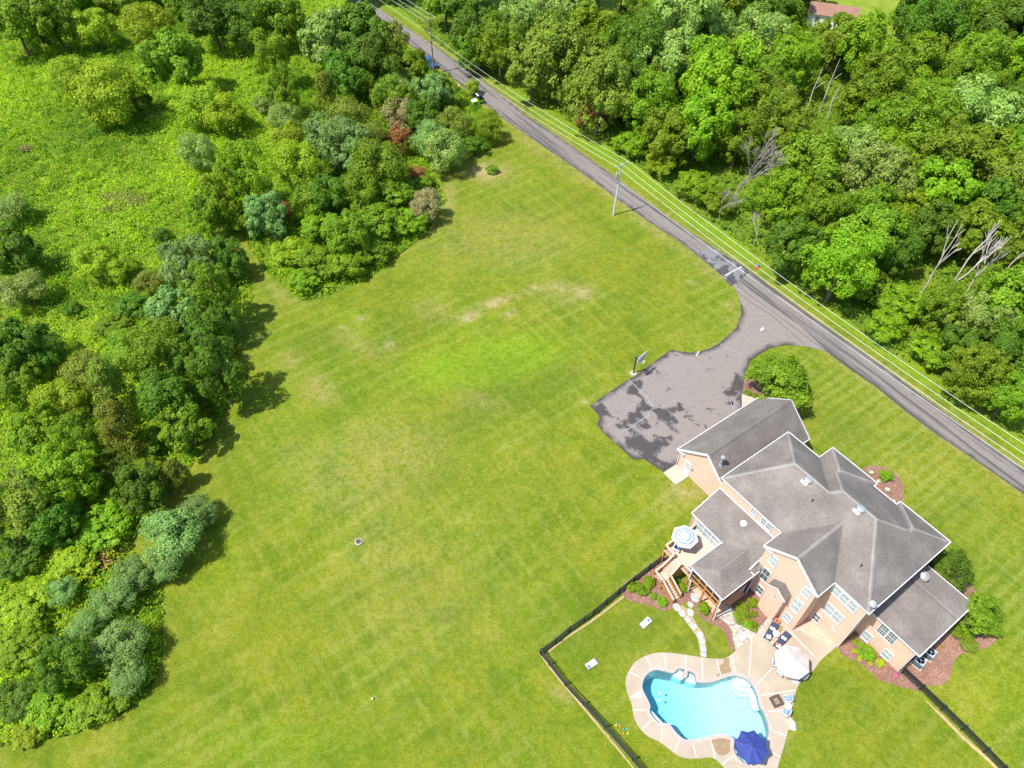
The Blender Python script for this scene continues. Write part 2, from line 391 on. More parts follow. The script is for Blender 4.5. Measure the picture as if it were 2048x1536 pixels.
# mulch, gravel, concrete, pavers, coping
def speck(name, cols, sc_, bump=.8, det=2):
    t = NT(name); v = t.n('TexVoronoi'); t.set(v.inputs['Vector'], t.tc.outputs['Object']); v.inputs['Scale'].default_value = sc_
    q = t.sep(v.outputs['Color']); n = t.noise(.9, 4, .6)
    c = t.ramp(q[0], [(i/(len(cols)-1), k) for i, k in enumerate(cols)])
    c = t.mix(t.ramp(n, [(.3,.35),(.6,0)]), c, tuple(x*.6 for x in cols[0]))
    t.fin(t.bsdf(c, .9, .15, t.bump(v.outputs['Distance'], bump, .05)))
speck('mulch', [(.13,.068,.048), (.21,.115,.082), (.29,.175,.13)], 14)
speck('gravel', [(.17,.14,.10), (.32,.29,.25), (.50,.47,.43), (.27,.20,.14)], 8.5)
speck('soil', [(.26,.18,.10), (.40,.29,.17)], 9, .5)
speck('sand', [(.24,.19,.10), (.34,.26,.16)], 6, .3)
t = NT('patio'); n1 = t.noise(.45, 4, .6); n2 = t.noise(2.6, 5, .7); n3 = t.noise(35, 2)
c = t.ramp(n1, [(.25,(.255,.21,.155)), (.5,(.295,.25,.19)), (.8,(.335,.295,.24))]); c = t.mix(t.ramp(n2, [(.28,.4),(.5,0)]), c, (.285,.21,.14)); c = t.mix(t.ramp(n3, [(.3,.12),(.6,0)]), c, (.25,.19,.14))
t.fin(t.bsdf(c, .8, .25, t.bump(n3, .15, .01)))
t = NT('coping'); n1 = t.noise(1.4, 4, .6); n2 = t.noise(9, 3, .7)
c = t.ramp(n1, [(.25,(.27,.225,.195)), (.8,(.36,.31,.28))]); t.fin(t.bsdf(t.mix(t.ramp(n2, [(.3,.3),(.6,0)]), c, (.36,.28,.24)), .75, .25, t.bump(n2, .2, .01)))
t = NT('pavers'); br = t.n('TexBrick'); t.set(br.inputs['Vector'], t.tc.outputs['Object']); br.inputs['Scale'].default_value = 2.4
for k, v in (('Color1',(.50,.27,.19,1)), ('Color2',(.62,.38,.29,1)), ('Mortar',(.42,.27,.2,1))): br.inputs[k].default_value = v
br.inputs['Mortar Size'].default_value = .03; t.fin(t.bsdf(t.mix(t.ramp(t.noise(1.5,4), [(.3,.4),(.6,0)]), br.outputs[0], (.40,.22,.15)), .85, .2))
# brick wall: courses follow height, bond follows the wall's run
t = NT('brick'); q = t.sep(t.tc.outputs['Object']); cv = t.n('CombineXYZ'); t.set(cv.inputs[0], t.math('ADD', q[0], q[1])); t.set(cv.inputs[1], q[2])
br = t.n('TexBrick'); t.set(br.inputs['Vector'], cv.outputs[0]); br.inputs['Scale'].default_value = 1.0; br.inputs['Brick Width'].default_value = .22; br.inputs['Row Height'].default_value = .075; br.inputs['Mortar Size'].default_value = .006
for k, v in (('Color1',(.52,.315,.225,1)), ('Color2',(.60,.395,.305,1)), ('Mortar',(.55,.42,.35,1))): br.inputs[k].default_value = v
n1 = t.noise(.6, 3, .6); c = t.mix(t.ramp(n1, [(.3,.30),(.6,0)]), br.outputs[0], (.53,.32,.20))
t.fin(t.bsdf(c, .85, .2, t.bump(br.outputs[1], -.3, .006)))
# shingles: courses follow height
def shingle(name, lo, hi, ax=2, per=.088):
    t = NT(name); q = t.sep(t.tc.outputs['Object']); n1 = t.noise(.35, 4, .65); n2 = t.noise(4.5, 4, .75); n3 = t.noise(1, 4, .7, t.mapping((7,7,26)))
    cs = t.math('FRACT', t.math('MULTIPLY', q[ax], 1/per))
    c = t.ramp(t.math('ADD', t.math('MULTIPLY', n2, .5), t.math('MULTIPLY', n3, .5)), [(.32, lo), (.66, hi)])
    c = t.mix(t.ramp(n1, [(.33,.5),(.62,0)]), c, tuple(x*.66 for x in lo)); c = t.mix(t.ramp(n1, [(.55,0),(.8,.4)]), c, tuple(min(1,x*1.22) for x in hi))
    c = t.mix(t.ramp(cs, [(.0,.55),(.22,.1),(.3,0)]), c, tuple(x*.45 for x in lo))
    t.fin(t.bsdf(c, .9, .2, t.bump(t.math('ADD', cs, n2), .4, .02)))
shingle('shingle', (.108,.094,.085), (.210,.186,.168))
shingle('shingle_low', (.108,.094,.085), (.210,.186,.168), 1, .14)
shingle('ridge_shingle', (.18,.162,.15), (.26,.24,.22))
simple('valley_dark', (.07,.062,.06), .9, .2, 4)
# deck boards
t = NT('deck'); q = t.sep(t.tc.outputs['Object']); f = t.math('FRACT', t.math('MULTIPLY', q[1], 1/.14)); n1 = t.noise(1, 4, .6, t.mapping((1.2,8,1)))
c = t.ramp(n1, [(.3,(.43,.295,.225)), (.7,(.52,.38,.30))]); t.fin(t.bsdf(t.mix(t.ramp(f, [(.0,.7),(.1,0)]), c, (.26,.15,.10)), .7, .25))
# striped canopy rings
t = NT('striped_canopy'); rr = t.attr('ring')
c = t.ramp(rr, [(0,(.40,.50,.50)), (.16,(.50,.54,.52)), (.24,(.24,.42,.52)), (.36,(.50,.55,.54)), (.40,(.06,.10,.36)), (.47,(.46,.54,.57)), (.56,(.22,.40,.50)), (.62,(.52,.55,.55)), (.66,(.05,.09,.34)), (.74,(.46,.54,.58)), (.85,(.22,.42,.50)), (.92,(.54,.56,.56))], 'CONSTANT')
t.fin(t.bsdf(c, .85, .1))
# pool plaster, water, glass, screen
t = NT('plaster'); n = t.noise(3, 3); t.fin(t.bsdf(t.ramp(n, [(.3,(.40,.56,.58)),(.7,(.48,.64,.65))]), .7, .2))
t = NT('water'); n = t.noise(1.3, 4, .6, dist=.6); n2 = t.noise(4.5, 2, .5)
gl = t.n('BsdfGlossy'); gl.inputs['Roughness'].default_value = .08; t.set(gl.inputs['Normal'], t.bump(t.math('ADD', n, n2), .12, .05))
tp = t.n('BsdfTransparent'); fr = t.n('Fresnel'); fr.inputs[0].default_value = 1.33; mx = t.n('MixShader'); t.set(mx.inputs[0], fr.outputs[0]); t.t.links.new(tp.outputs[0], mx.inputs[1]); t.t.links.new(gl.outputs[0], mx.inputs[2])
va = t.n('VolumeAbsorption'); va.inputs['Color'].default_value = (.16,.82,.96,1); va.inputs['Density'].default_value = .34; t.t.links.new(va.outputs[0], t.out.inputs['Volume']); t.fin(mx.outputs[0])
def glass(name, c, rough=.06):
    t = NT(name); n = t.noise(1.5, 2); t.fin(t.bsdf(t.ramp(n, [(.35, tuple(x*.75 for x in c)), (.65, c)]), rough, .6))
glass('glass_shade', (.34,.40,.39)); glass('glass_dark', (.09,.12,.12)); glass('glass_car', (.03,.05,.06)); glass('backboard_glass', (.42,.48,.52), .1)
t = NT('screen'); tp = t.n('BsdfTransparent'); d = t.bsdf((.03,.032,.035), .8, .2); mx = t.n('MixShader'); mx.inputs[0].default_value = .72; t.t.links.new(tp.outputs[0], mx.inputs[1]); t.t.links.new(d, mx.inputs[2]); t.fin(mx.outputs[0])
# ------------------------------------------------------------------ the land
MEADOW_EDGE = [(690,-10),(760,52),(830,104),(900,160),(950,200),(985,240),(1000,290),(930,318),(862,345),(893,400),(850,470),(735,560),(645,597),(602,602),(530,540),(480,462),(425,465),(500,545),(505,600),(470,660),(480,760),(425,880),(330,1000),(262,1085),(268,1115),(330,1180),(322,1330),(300,1385),(250,1425),(150,1470),(0,1495),(-90,1505)]
WOOD_EDGE = [(775,-10),(830,45),(880,92),(940,130),(1010,168),(1080,208),(1140,245),(1200,285),(1235,300),(1300,350),(1380,420),(1440,455),(1500,500),(1560,545),(1600,590),(1660,610),(1710,650),(1750,690),(1800,720),(1850,735),(1900,770),(1960,815),(2048,880),(2260,1030)]
pool_px = spline(cp(6, [(280,690),(290,640),(320,590),(360,555),(420,535),(490,545),(560,562),(600,567),(625,545),(640,522),(690,525),(745,545),(800,565),(825,600),(835,655),(900,665),(980,662),(1060,640),(1130,612),(1200,597),(1260,600),(1330,625),(1390,670),(1430,730),(1460,810),(1480,900),(1520,970),(1550,1050),(1570,1130),(1568,1200),(1548,1262),(1556,1335),(1538,1410),(1494,1465),(1440,1492),(1380,1500),(1310,1480),(1250,1420),(1220,1360),(1215,1300),(1222,1255),(1200,1225),(1150,1200),(1080,1192),(1010,1200),(920,1225),(830,1245),(750,1248),(700,1240),(640,1190),(590,1130),(555,1090),(500,1076),(455,1078),(400,1030),(360,975),(355,940),(362,905),(340,850),(310,790),(285,740)]), 2)
pool = PW(pool_px)
patio = PW(spline(cp(6, [(105,660),(115,600),(150,530),(210,450),(300,395),(400,362),(500,355),(620,365),(760,385),(880,405),(1000,418),(1110,415),(1180,385)]), 3, False)+cp(6, [(1230,340),(1395,205),(1480,138)])+cp(4, [(285,845)])) + [L(-6.0,-2.5),L(-3.75,-2.44),L(-3.75,.1),L(.0,.1)] + PW(cp(4, [(985,1092),(820,1240)])+spline(cp(6, [(2030,540),(1930,620),(1860,730),(1832,850),(1800,1000),(1772,1150),(1740,1280),(1690,1440),(1640,1590),(1500,1700),(1300,1700),(1170,1600),(1115,1536),(1060,1475),(1000,1436),(940,1430),(860,1440),(740,1440),(640,1410),(560,1350),(460,1275),(340,1215),(260,1140),(200,1040),(180,950),(165,870),(120,760)]), 3, False))
hole = offset(pool, .15)

# one sheet out past the horizon; opened under the pool, which the patio covers
ax_ = np.concatenate([-np.geomspace(170, 3000, 14)[::-1], np.arange(-160, 160.1, 2.0), np.geomspace(170, 3000, 14)])
ay_ = np.concatenate([-np.geomspace(20, 3000, 14)[::-1], np.arange(-16, 240.1, 2.0), np.geomspace(250, 4000, 14)])
gx, gy = np.meshgrid(ax_, ay_); gz = terr(gx, gy); nx = len(ax_)
vi = inpoly(gx.ravel(), gy.ravel(), offset(pool, 1.2))
fs = []
pc = np.mean(np.array(pool), axis=0)
for j in range(len(ay_)-1):
    for i in range(nx-1):
        q = (j*nx+i, j*nx+i+1, (j+1)*nx+i+1, (j+1)*nx+i)
        if any(vi[k] for k in q): continue
        fs.append(q)
me = bpy.data.meshes.new('ground'); me.from_pydata([(float(a), float(b), float(c)-.30) for a, b, c in zip(gx.ravel(), gy.ravel(), gz.ravel())], [], fs)
me.materials.append(M['ground']); me.update(); struct(link('ground', me))

SP = {'lush': [(980,720,190,60,-.18,.92),(700,640,60,35,.5,.45),(930,660,110,40,-.4,.45),(1150,700,120,40,-.5,.35),(430,1120,90,120,0,.4),(560,1480,200,70,0,.4),(900,1420,120,60,0,.3),(1700,1440,60,60,0,.25)],
      'dry': [(985,606,50,8,-.33,1.1),(932,634,32,8,-.33,1.0),(1045,588,40,9,-.3,.7),(980,345,50,22,0,.9),(640,780,40,28,.5,.75),(580,720,24,20,0,.6),(1130,585,60,26,0,.5),(780,900,120,70,0,.5),(700,950,140,80,.3,.45),(1000,480,160,60,0,.42),(900,310,60,20,0,.5),(1380,985,60,26,-.3,.75),(1130,330,70,14,.6,.5),(1060,290,50,10,.6,.6),(1300,455,70,9,.62,.85),(1400,530,50,8,.62,.7),(1180,365,60,9,.62,.8),(560,590,40,14,.5,.5),(850,1180,150,120,0,.3),(860,620,40,20,0,.5),(720,690,60,16,.4,.5),(1470,640,16,60,0,.4),(780,1100,90,70,0,.35),(1330,760,0,0,0,0),(1115,1385,22,12,.8,.8),(1440,1215,40,60,.5,.4),(1560,1480,24,30,0,.3),(900,395,14,60,.1,.7),(950,800,60,20,.3,.4)],
      'soil': [(972,343,26,12,0,1.0),(1128,1388,9,7,0,1.0),(990,606,22,6,-.33,1.2),(940,633,18,6,-.33,1.1),(1070,577,10,4,-.3,1.1),(1090,573,6,4,0,1.0),(1020,625,14,5,-.3,.9),(1165,585,18,12,0,.8),(1120,575,16,8,0,.8),(720,640,14,5,-.3,.8),(780,690,10,9,.8,.8),(690,655,8,4,0,.8),(1355,978,18,7,.6,.8),(1270,748,6,5,0,1.0),(1386,566,10,4,.4,.9),(1460,612,4,3,0,.9),(1240,398,8,4,.6,.7),(1170,803,10,8,0,.6)],
      'dark': [(960,820,110,45,-.6,.55),(1090,770,90,35,-.6,.5),(640,690,60,40,0,.45),(820,660,90,25,-.4,.4),(880,960,110,60,0,.35),(1050,1000,120,80,0,.3),(480,1000,70,90,0,.3),(1160,1220,120,40,-.6,.35),(1250,1260,120,40,-.5,.5),(1640,1400,50,60,0,.4),(1850,1080,60,60,.4,.35),(1690,860,70,50,.5,.4)],
      'stain': [(1272,772,26,12,-.6,1),(1264,785,16,9,0,.9),(1283,812,13,22,.4,1),(1268,832,26,13,-.5,1),(1310,817,13,10,-.5,1),(1330,830,16,18,.9,1),(1356,817,20,11,-.55,1),(1343,845,18,12,0,.9),(1290,852,20,13,-.4,.95),(1265,862,20,10,.7,.8),(1245,850,26,12,-.3,.8),(1310,892,44,17,-.35,.95),(1345,872,26,10,-.6,.8),(1270,885,30,24,.6,.9),(1200,815,20,14,.5,.9),(1212,828,14,14,0,.8),(1426,818,9,8,0,1),(1454,808,9,7,0,1),(1430,836,14,7,.6,.7),(1400,850,18,8,-.6,.6),(1462,785,14,16,0,1),(1473,770,14,22,0,1),(1478,752,12,14,0,.9),(1350,700,26,7,0,.9),(1330,715,22,8,-.6,.8),(1292,742,16,8,-.6,1),(1335,935,30,14,.5,.9),(1300,915,30,12,.5,.9)],
      'stripe': [(1800,930,190,150,.6,1.0),(2010,1180,70,140,0,.8),(1700,790,120,90,.6,.9)]}
def spotf(key):
    pts = []
    for x, y, rx, ry, an, am in SP[key]:
        if rx == 0: continue
        c0 = np.array(P(x,y)[:2]); u = np.array(P(x+rx*math.cos(an), y+rx*math.sin(an))[:2])-c0; v = np.array(P(x-ry*math.sin(an), y+ry*math.cos(an))[:2])-c0
        pts.append((c0, np.linalg.inv(np.array([u, v]).T), am))
    def fn(ax, ay):
        r = np.zeros(ax.shape)
        for c0, K, am in pts:
            q = K @ np.array([ax-c0[0], ay-c0[1]]); r = np.maximum(r, am*np.exp(-.9*(q[0]**2+q[1]**2)**1.5))
        return r
    return fn
WE = np.array(dens(PW(WOOD_EDGE), 1.5, False))
ROAD_L = [(640,-45),(700,2),(760,48),(830,97),(900,152),(950,192),(1000,233),(1060,275),(1120,315),(1180,357),(1240,402),(1300,445),(1365,487),(1445,551),(1550,628),(1655,704),(1698,737),(1748,770),(1808,820),(1865,863),(1938,912),(2048,988),(2260,1135)]
ROAD_R = [(680,-45),(735,2),(790,40),(850,80),(910,122),(960,158),(1010,195),(1050,230),(1100,262),(1150,297),(1210,340),(1290,400),(1365,455),(1440,503),(1487,533),(1552,582),(1618,630),(1685,677),(1765,733),(1865,807),(1932,857),(1998,905),(2048,940),(2260,1080)]
rl, rr_ = PW(ROAD_L), PW(ROAD_R)
def dist_to(line):
    ln = np.array(dens(line, .8, False))
    def f(ax, ay):
        out = np.empty(ax.shape)
        for i in range(0, len(ax), 4000):
            s_ = slice(i, i+4000); out[s_] = np.sqrt(((ax[s_,None]-ln[:,0])**2+(ay[s_,None]-ln[:,1])**2).min(axis=1))
        return out
    return f
dR, dL_ = dist_to(rr_), dist_to(rl)
lush0 = spotf('lush'); dry0 = spotf('dry')
def lushf(ax, ay):
    r = lush0(ax, ay); d = dR(ax, ay); dl = dL_(ax, ay)
    v = np.where(dl > d+2.0, np.clip((d-.7)/1.5, 0, 1)*np.clip((9-d)/4, .25, 1)*.9, 0); return np.maximum(r, v)
def dryf(ax, ay):
    r = dry0(ax, ay); d = np.minimum(dR(ax, ay), dL_(ax, ay)); return np.maximum(r, .75*np.clip((1.1-d)/.9, 0, 1))
lawn_px = [(x, y) for x, y in MEADOW_EDGE]+[(-90,1840),(2260,1840)]+WOOD_EDGE[::-1]
lawn = drape('lawn', PW(lawn_px), 0.0, 'lawn', [patio], .95, 0, None, {'lush': lushf, 'dry': dryf, 'soil': spotf('soil'), 'dark': spotf('dark'), 'stripe': spotf('stripe')})
struct(lawn)
for nm, pg in (('pasture', [(1560,-70),(1640,5),(1620,30),(1700,70),(1770,90),(1800,130),(1835,100),(1850,20),(1990,-70)]), ('pasture', [(960,-30),(985,15),(1000,50),(1040,60),(1075,25),(1090,-30)]), ('pasture', [(1195,-30),(1200,25),(1225,55),(1255,10),(1260,-30)]), ('pasture', [(620,-25),(632,5),(668,22),(700,0),(690,-25)])):
    struct(drape(nm, PW(pg), .04, 'pasture', (), 3.0))
def edgef(ax, ay):
    d = np.minimum(dR(ax, ay), dL_(ax, ay)); return np.clip(1-d/1.0, 0, 1)
road = struct(drape('road', rl+rr_[::-1], .045, 'road', (), 1.2, .05, None, {'edge': edgef}))
drive_poly = PW([(1430,541),(1465,567),(1480,600),(1483,627),(1472,657),(1442,683)]+cp(8, [(1470,140),(1380,190),(1280,222),(1200,235),(1100,225),(980,205),(910,255),(850,300),(720,390),(620,470),(540,510),(380,620),(230,720),(155,780),(200,825),(245,880),(250,920),(220,965),(330,1090),(480,1220),(560,1300),(610,1330),(660,1325),(700,1320),(790,1380),(910,1455)])) + [L(-24.6,.4),L(-24.55,12.6)] + PW([(1484,793),(1488,760),(1500,722),(1538,697),(1572,690),(1612,693),(1655,704),(1600,652),(1500,585)])
dD = dist_to(drive_poly+[drive_poly[0]])
def dedge(ax, ay):
    d = dD(ax, ay); m = np.minimum(dR(ax, ay), dL_(ax, ay)); return np.where(m < 2.2, 0, np.clip(1-d/1.2, 0, 1))
drive = struct(drape('driveway', drive_poly, .052, 'drive', (), .9, .05, None, {'edge': dedge, 'stain': spotf('stain')}))
drape('patched_asphalt', PW([(1391,503),(1432,499),(1500,545),(1462,573),(1440,549)]), .056, 'road_patch', (), 2, 0, road)
strip('stop_line', PW([(1449,552),(1483,534)]), .16, .061, 'paint_line', road)
for pts, wd in (([(545,505),(600,560),(720,670),(760,730),(805,800),(770,830),(750,880),(640,945),(560,1010),(480,1045)], .11), ([(805,810),(870,795),(930,770),(980,735),(1060,718)], .07), ([(625,970),(670,1000),(710,1030)], .08), ([(1475,140),(1580,195),(1700,255)], .07), ([(1630,625),(1700,650)], .05)):
    strip('crack_sealant', PW(cp(8, pts)), wd, .058, 'sealant', drive, step=.6)
strip('crack_sealant', PW([(1468,580),(1500,604),(1545,632),(1570,655),(1610,690)]), .10, .058, 'valley_dark', drive, step=.6)
for x, y, s_ in ((1524,659,.45),): strip('paint_mark', PW([(x-s_*6,y+2),(x+s_*6,y-3)]), .28, .058, 'paint_line', drive)
strip('paint_mark', PW([(1392,712),(1398,703)]), .12, .058, 'paint_line', drive)

# beds, gravel, path
def bed(name, poly, mat, dz=.02, step=1.0, sk=0.0): return struct(drape(name, poly, dz, mat, (), step, sk))
bed('mulch_bed', PW(spline(cp(3, [(70,1060),(110,1115),(200,1155),(330,1175),(430,1215),(500,1238),(590,1215),(690,1165),(760,1150),(800,1200),(830,1250),(900,1330),(1010,1380),(1090,1420),(1140,1500),(1150,1536),(1190,1660)]), 2, False)+cp(3, [(1222,1645),(1205,1511),(1195,1441),(1150,1371),(1100,1335),(1040,1285),(780,1010),(690,930),(620,840),(570,700),(510,670),(430,745),(350,825),(200,885),(90,955)])), 'mulch', .03)
bed('mulch_bed', PW(cp(3, [(1190,1195),(1310,1075),(1440,990),(1480,1120),(1565,1310),(1480,1400),(1400,1420),(1255,1315)])), 'mulch', .034)
bed('gravel_strip', PW(cp(3, [(1040,1290),(1190,1190),(1250,1315),(1400,1422),(1485,1400),(1568,1312),(1610,1370),(1485,1450),(1400,1520)])+cp(6, [(1400,200),(1235,335),(1205,200),(1195,130),(1150,60),(1100,24)])), 'gravel', .042, .8)
bed('mulch_bed', PW(spline(cp(4, [(985,1092),(1060,1190),(1200,1250),(1330,1350),(1420,1430),(1560,1480),(1700,1520),(1850,1550)]), 3, False)+cp(5, [(960,1265),(1000,1230),(830,1045)]))+[L(5.0,3.0),L(0.1,3.0),L(.1,.1)], 'mulch', .03)
bed('mulch_bed', PW(cp(5, [(835,1050),(1010,1225)])+spline(cp(5, [(1020,1232),(1120,1240),(1240,1210),(1290,1150),(1310,1050),(1340,980),(1410,910),(1550,880),(1680,840),(1780,740),(1780,620),(1690,440),(1560,270),(1330,60)]), 3, False))+[L(2.0,12.2),L(2.0,10.9),L(5.0,10.9),L(5.0,3.0)], 'mulch', .038)
bed('mulch_bed', PW(spline(cp(2, [(430,420),(480,372),(560,365),(650,380),(740,420),(810,480),(850,560),(856,650),(842,740),(815,790)]), 3, False))+[L(-5.6,11.6),L(-8.4,11.6)], 'mulch', .03)
bed('mulch_bed', PW([(1484,790),(1488,762),(1510,735),(1560,730),(1600,770),(1585,800),(1520,800)]), 'mulch', .058)
bed('sidewalk', PW([(1483,788),(1484,815),(1518,795),(1508,797)])+[], 'slab', .064)
bed('sidewalk', [L(-17.3,14.6),L(-14.2,14.6),L(-13.2,12.6),L(-13.2,11.6),L(-17.5,10.9)], 'slab', .06)
bed('sidewalk', [L(-8.4,12.9),L(-5.6,12.9),L(-5.6,11.4),L(-8.4,11.4)], 'slab', .064)
bed('paver_floor', [L(-13.15,-7.6),L(-9.35,-7.7),L(-9.3,-3.4),L(-13.15,-3.4)], 'pavers', .05)
bed('path_sand', PW(spline(cp(3, [(610,1195),(650,1250),(700,1310),(745,1380),(790,1440),(835,1500)]), 3, False)+cp(6, [(850,235),(865,320),(875,398),(938,402),(935,310),(925,220),(900,150),(845,80),(790,-20),(770,-70),(690,-130)])), 'sand', .036)
st_ = MB(); rnd = random.Random(4)
STONES = cp(3, [(815,1105),(770,1175),(630,1205),(685,1262),(770,1255),(745,1330),(800,1400),(865,1480)])+cp(6, [(890,238),(902,312),(906,376)])
STW = [.62,.42,.56,.52,.50,.46,.48,.47,.43,.44,.36]
for (x, y), w_ in zip(STONES, STW):
    c0 = P(x, y); k = rnd.uniform(.75,1.2); ph = rnd.uniform(0,3); n = 8
    pg = [(math.cos(2*math.pi*i/n+ph)*w_*rnd.uniform(.8,1.05)*.95, math.sin(2*math.pi*i/n+ph)*w_*rnd.uniform(.7,.95)*.85) for i in range(n)]
    o = MB().prism([(p[0], p[1]) for p in pg], -.05, .07+.004*len(bpy.data.objects)%.013).obj('stepping_stone', 'flagstone', None, c0); o.rotation_euler.z = HA
    tag(o, ('first','second','third','fourth','fifth','sixth','seventh','eighth','ninth','tenth','last')[STW.index(w_) if STW.count(w_) == 1 else STONES.index((x, y))]+' grey stepping stone of the garden path, counted from the porch to the pool', 'stone', 'stepping stones of the garden path')
for i, (x, y, rx, ry) in enumerate(((1456,1222,1.1,.75),(1461,1236,.5,.4),(1484,1272,1.1,.9),(1490,1250,.7,.7))):
    c0 = P(x, y); n = 7; rx *= .55; ry *= .55; pg = [(math.cos(2*math.pi*k/n)*rx*rnd.uniform(.75,1), math.sin(2*math.pi*k/n)*ry*rnd.uniform(.75,1)) for k in range(n)]
    o = MB().prism(pg, -.03, .095+.006*i).obj('flagstone', 'flagstone', None, c0); o.rotation_euler.z = HA
    tag(o, ('uppermost','second','largest lower','right hand')[i]+' blue-grey flagstone in the white gravel beside the porch', 'stone', 'flagstones in the gravel')
c0 = P(1583,1448); o = MB().add([(-.38,-.5,0),(.3,-.62,0),(.5,.1,0),(.1,.7,0),(-.42,.4,0),(-.25,-.3,.22),(.2,-.36,.2),(.28,.1,.24),(.02,.4,.16),(-.25,.2,.2)], [(4,3,2,1,0),(5,6,7,8,9),(0,1,6,5),(1,2,7,6),(2,3,8,7),(3,4,9,8),(4,0,5,9)]).obj('boulder', 'stone_pale', None, c0); tag(o, 'pale flat boulder on the grass at the edge of the pool deck', 'stone')

# patio, coping, pool
pat = struct(drape('patio', patio, .07, 'patio', [offset(pool, .3)], 1.2, .16))
for seg in ([(315,400),(370,508)],[(500,365),(523,515)],[(727,385),(719,505)],[(886,410),(898,628)],[(1038,425),(1085,600)],[(1188,380),(1230,553)],[(1398,205),(1372,605)],[(1440,690),(1618,510)],[(1490,795),(1850,742)],[(1550,960),(1708,950)],[(1612,1160),(1750,1205)],[(1550,1355),(1695,1425)],[(1100,1500),(1202,1415)],[(1022,1440),(980,1250)],[(830,1430),(797,1290)],[(610,1370),(657,1250)],[(475,1272),(478,1118)],[(280,1145),(365,1055)],[(180,943),(315,943)],[(155,820),(258,772)],[(145,555),(258,608)],[(1480,140),(1680,322)],[(1790,140),(2045,400)],[(1480,1515),(1510,1536)]):
    strip('joint', PW(cp(6, seg)), .065, .0755, 'joint_white', pat)
drape('wet_stain', PW(spline(cp(6, [(1100,420),(1160,408),(1170,450),(1168,495),(1188,520),(1180,560),(1120,590),(1090,600),(1050,612),(1035,590),(1050,572),(1080,570),(1060,500),(1100,470),(1115,445)]), 2)), .0735, 'wet_concrete', (), 1, 0, pat)
drape('wet_stain', PW(spline(cp(6, [(985,1245),(1080,1228),(1180,1245),(1190,1290),(1170,1370),(1120,1410),(1080,1410),(1040,1380),(1005,1300)]), 2)), .0735, 'wet_concrete', (), 1, 0, pat)
drape('wet_stain', PW(spline(cp(4, [(415,870),(440,900),(430,935),(390,945),(370,930),(395,890)]), 2)), .0735, 'wet_concrete', (), 1, 0, pat)
bed('brick_stoop', [L(-3.7,-2.2),L(-3.2,-1.75),L(-2.4,-1.6),L(-1.5,-1.0),L(-.6,-.5),L(-.5,0),L(-3.7,0)], 'pavers', .085)
co_ = offset(pool, .36)
drape('coping', co_, .10, 'coping', [pool], .7, .2, pat)
pw = thing('swimming_pool', 'freeform swimming pool of pale turquoise water set in the patio', 'pool', (0,0,0))
pn = np.array(pool); ZB = lambda x, y: -1.15-np.clip((17.5-(np.asarray(x)-np.asarray(y)*.0))/6.0, 0, 1)*1.35
def zfl(ax, ay): return -(1.12+1.35*np.clip((20.2-ax)/6.5, 0, 1)**1.0)
w_ = MB(); n = len(pool)
for i, (x, y) in enumerate(pool): w_.v += [(x, y, .09), (x, y, float(zfl(np.array([x]), y)[0])-.15)]
w_.f = [(2*i, 2*((i+1)%n), 2*((i+1)%n)+1, 2*i+1) for i in range(n)]; w_.mi = [0]*n
w_.obj('pool_wall', 'plaster', pw)
drape('pool_floor', pool, 0, 'plaster', (), .8, 0, pw, None, lambda x, y: zfl(np.asarray(x), np.asarray(y)))
def pstep(name, pts, z, crop=6):
    MB().prism(PW(spline(cp(crop, pts), 3)), -2.4, z).obj(name, 'plaster', pw)
pstep('step', [(1190,640),(1195,690),(1230,745),(1290,780),(1370,780),(1400,690),(1400,660),(1330,615),(1260,592),(1215,590)], -.78)
pstep('step', [(1215,620),(1225,670),(1260,715),(1310,738),(1375,735),(1400,690),(1390,660),(1330,615),(1260,592),(1230,590)], -.52)
pstep('step', [(1245,605),(1255,650),(1290,685),(1340,698),(1395,685),(1395,660),(1330,612),(1265,592)], -.28)
pstep('bench', [(1370,735),(1385,800),(1400,880),(1440,930),(1490,925),(1475,880),(1455,800),(1425,725),(1390,690)], -.5)
pstep('bench', [(600,570),(690,615),(700,560),(695,530),(640,520),(620,550)], -.42)
pstep('bench', [(735,625),(835,660),(828,600),(800,562),(748,548)], -.42)
pstep('bench', [(365,935),(400,1000),(450,1075),(500,1070),(440,1000),(385,940)], -.4)
pstep('step', [(1222,1300),(1245,1340),(1290,1420),(1340,1470),(1440,1480),(1430,1500),(1310,1485),(1245,1420),(1215,1350)], -.35)
pstep('step', [(1222,1290),(1262,1340),(1310,1410),(1370,1445),(1460,1450),(1430,1500),(1310,1485),(1245,1420),(1215,1350)], -.7)
MB().prism(PW(spline(cp(6, [(700,545),(740,540),(738,600),(722,615),(700,610)]), 3)), -1.6, .12).obj('divider', 'coping', pw)
pi_ = offset(pool, -.006)
wm = MB(); n = len(pi_); z0 = -.10
rr4 = delaunay_2d_cdt([Vector(p) for p in pi_], [(i,(i+1)%n) for i in range(n)], [], 1, 1e-5)
vv = [(p.x, p.y) for p in rr4[0]]
cc = [f for f in rr4[2] if inpoly(np.array([sum(vv[i][0] for i in f)/3]), np.array([sum(vv[i][1] for i in f)/3]), pi_)[0]]
wm.v = [(x, y, z0) for x, y in vv]+[(x, y, -3.0) for x, y in vv]; k = len(vv)
wm.f = [tuple(f) for f in cc]+[tuple(k+i for i in reversed(f)) for f in cc]
wm.f += [(i, k+i, k+(i+1)%n, (i+1)%n) for i in range(n)]; wm.mi = [0]*len(wm.f)
wm.obj('water', 'water', pw)
for x, y in ((455,768),(448,840)): c0 = W(*cp(6, [(x,y)])[0], -.1); MB().lathe((0,0,-.03), [(.02,0),(.13,.02),(.10,.06),(.02,.07)], 10).obj('floating_light', 'trim_white', pw, (c0[0], c0[1], -.1))
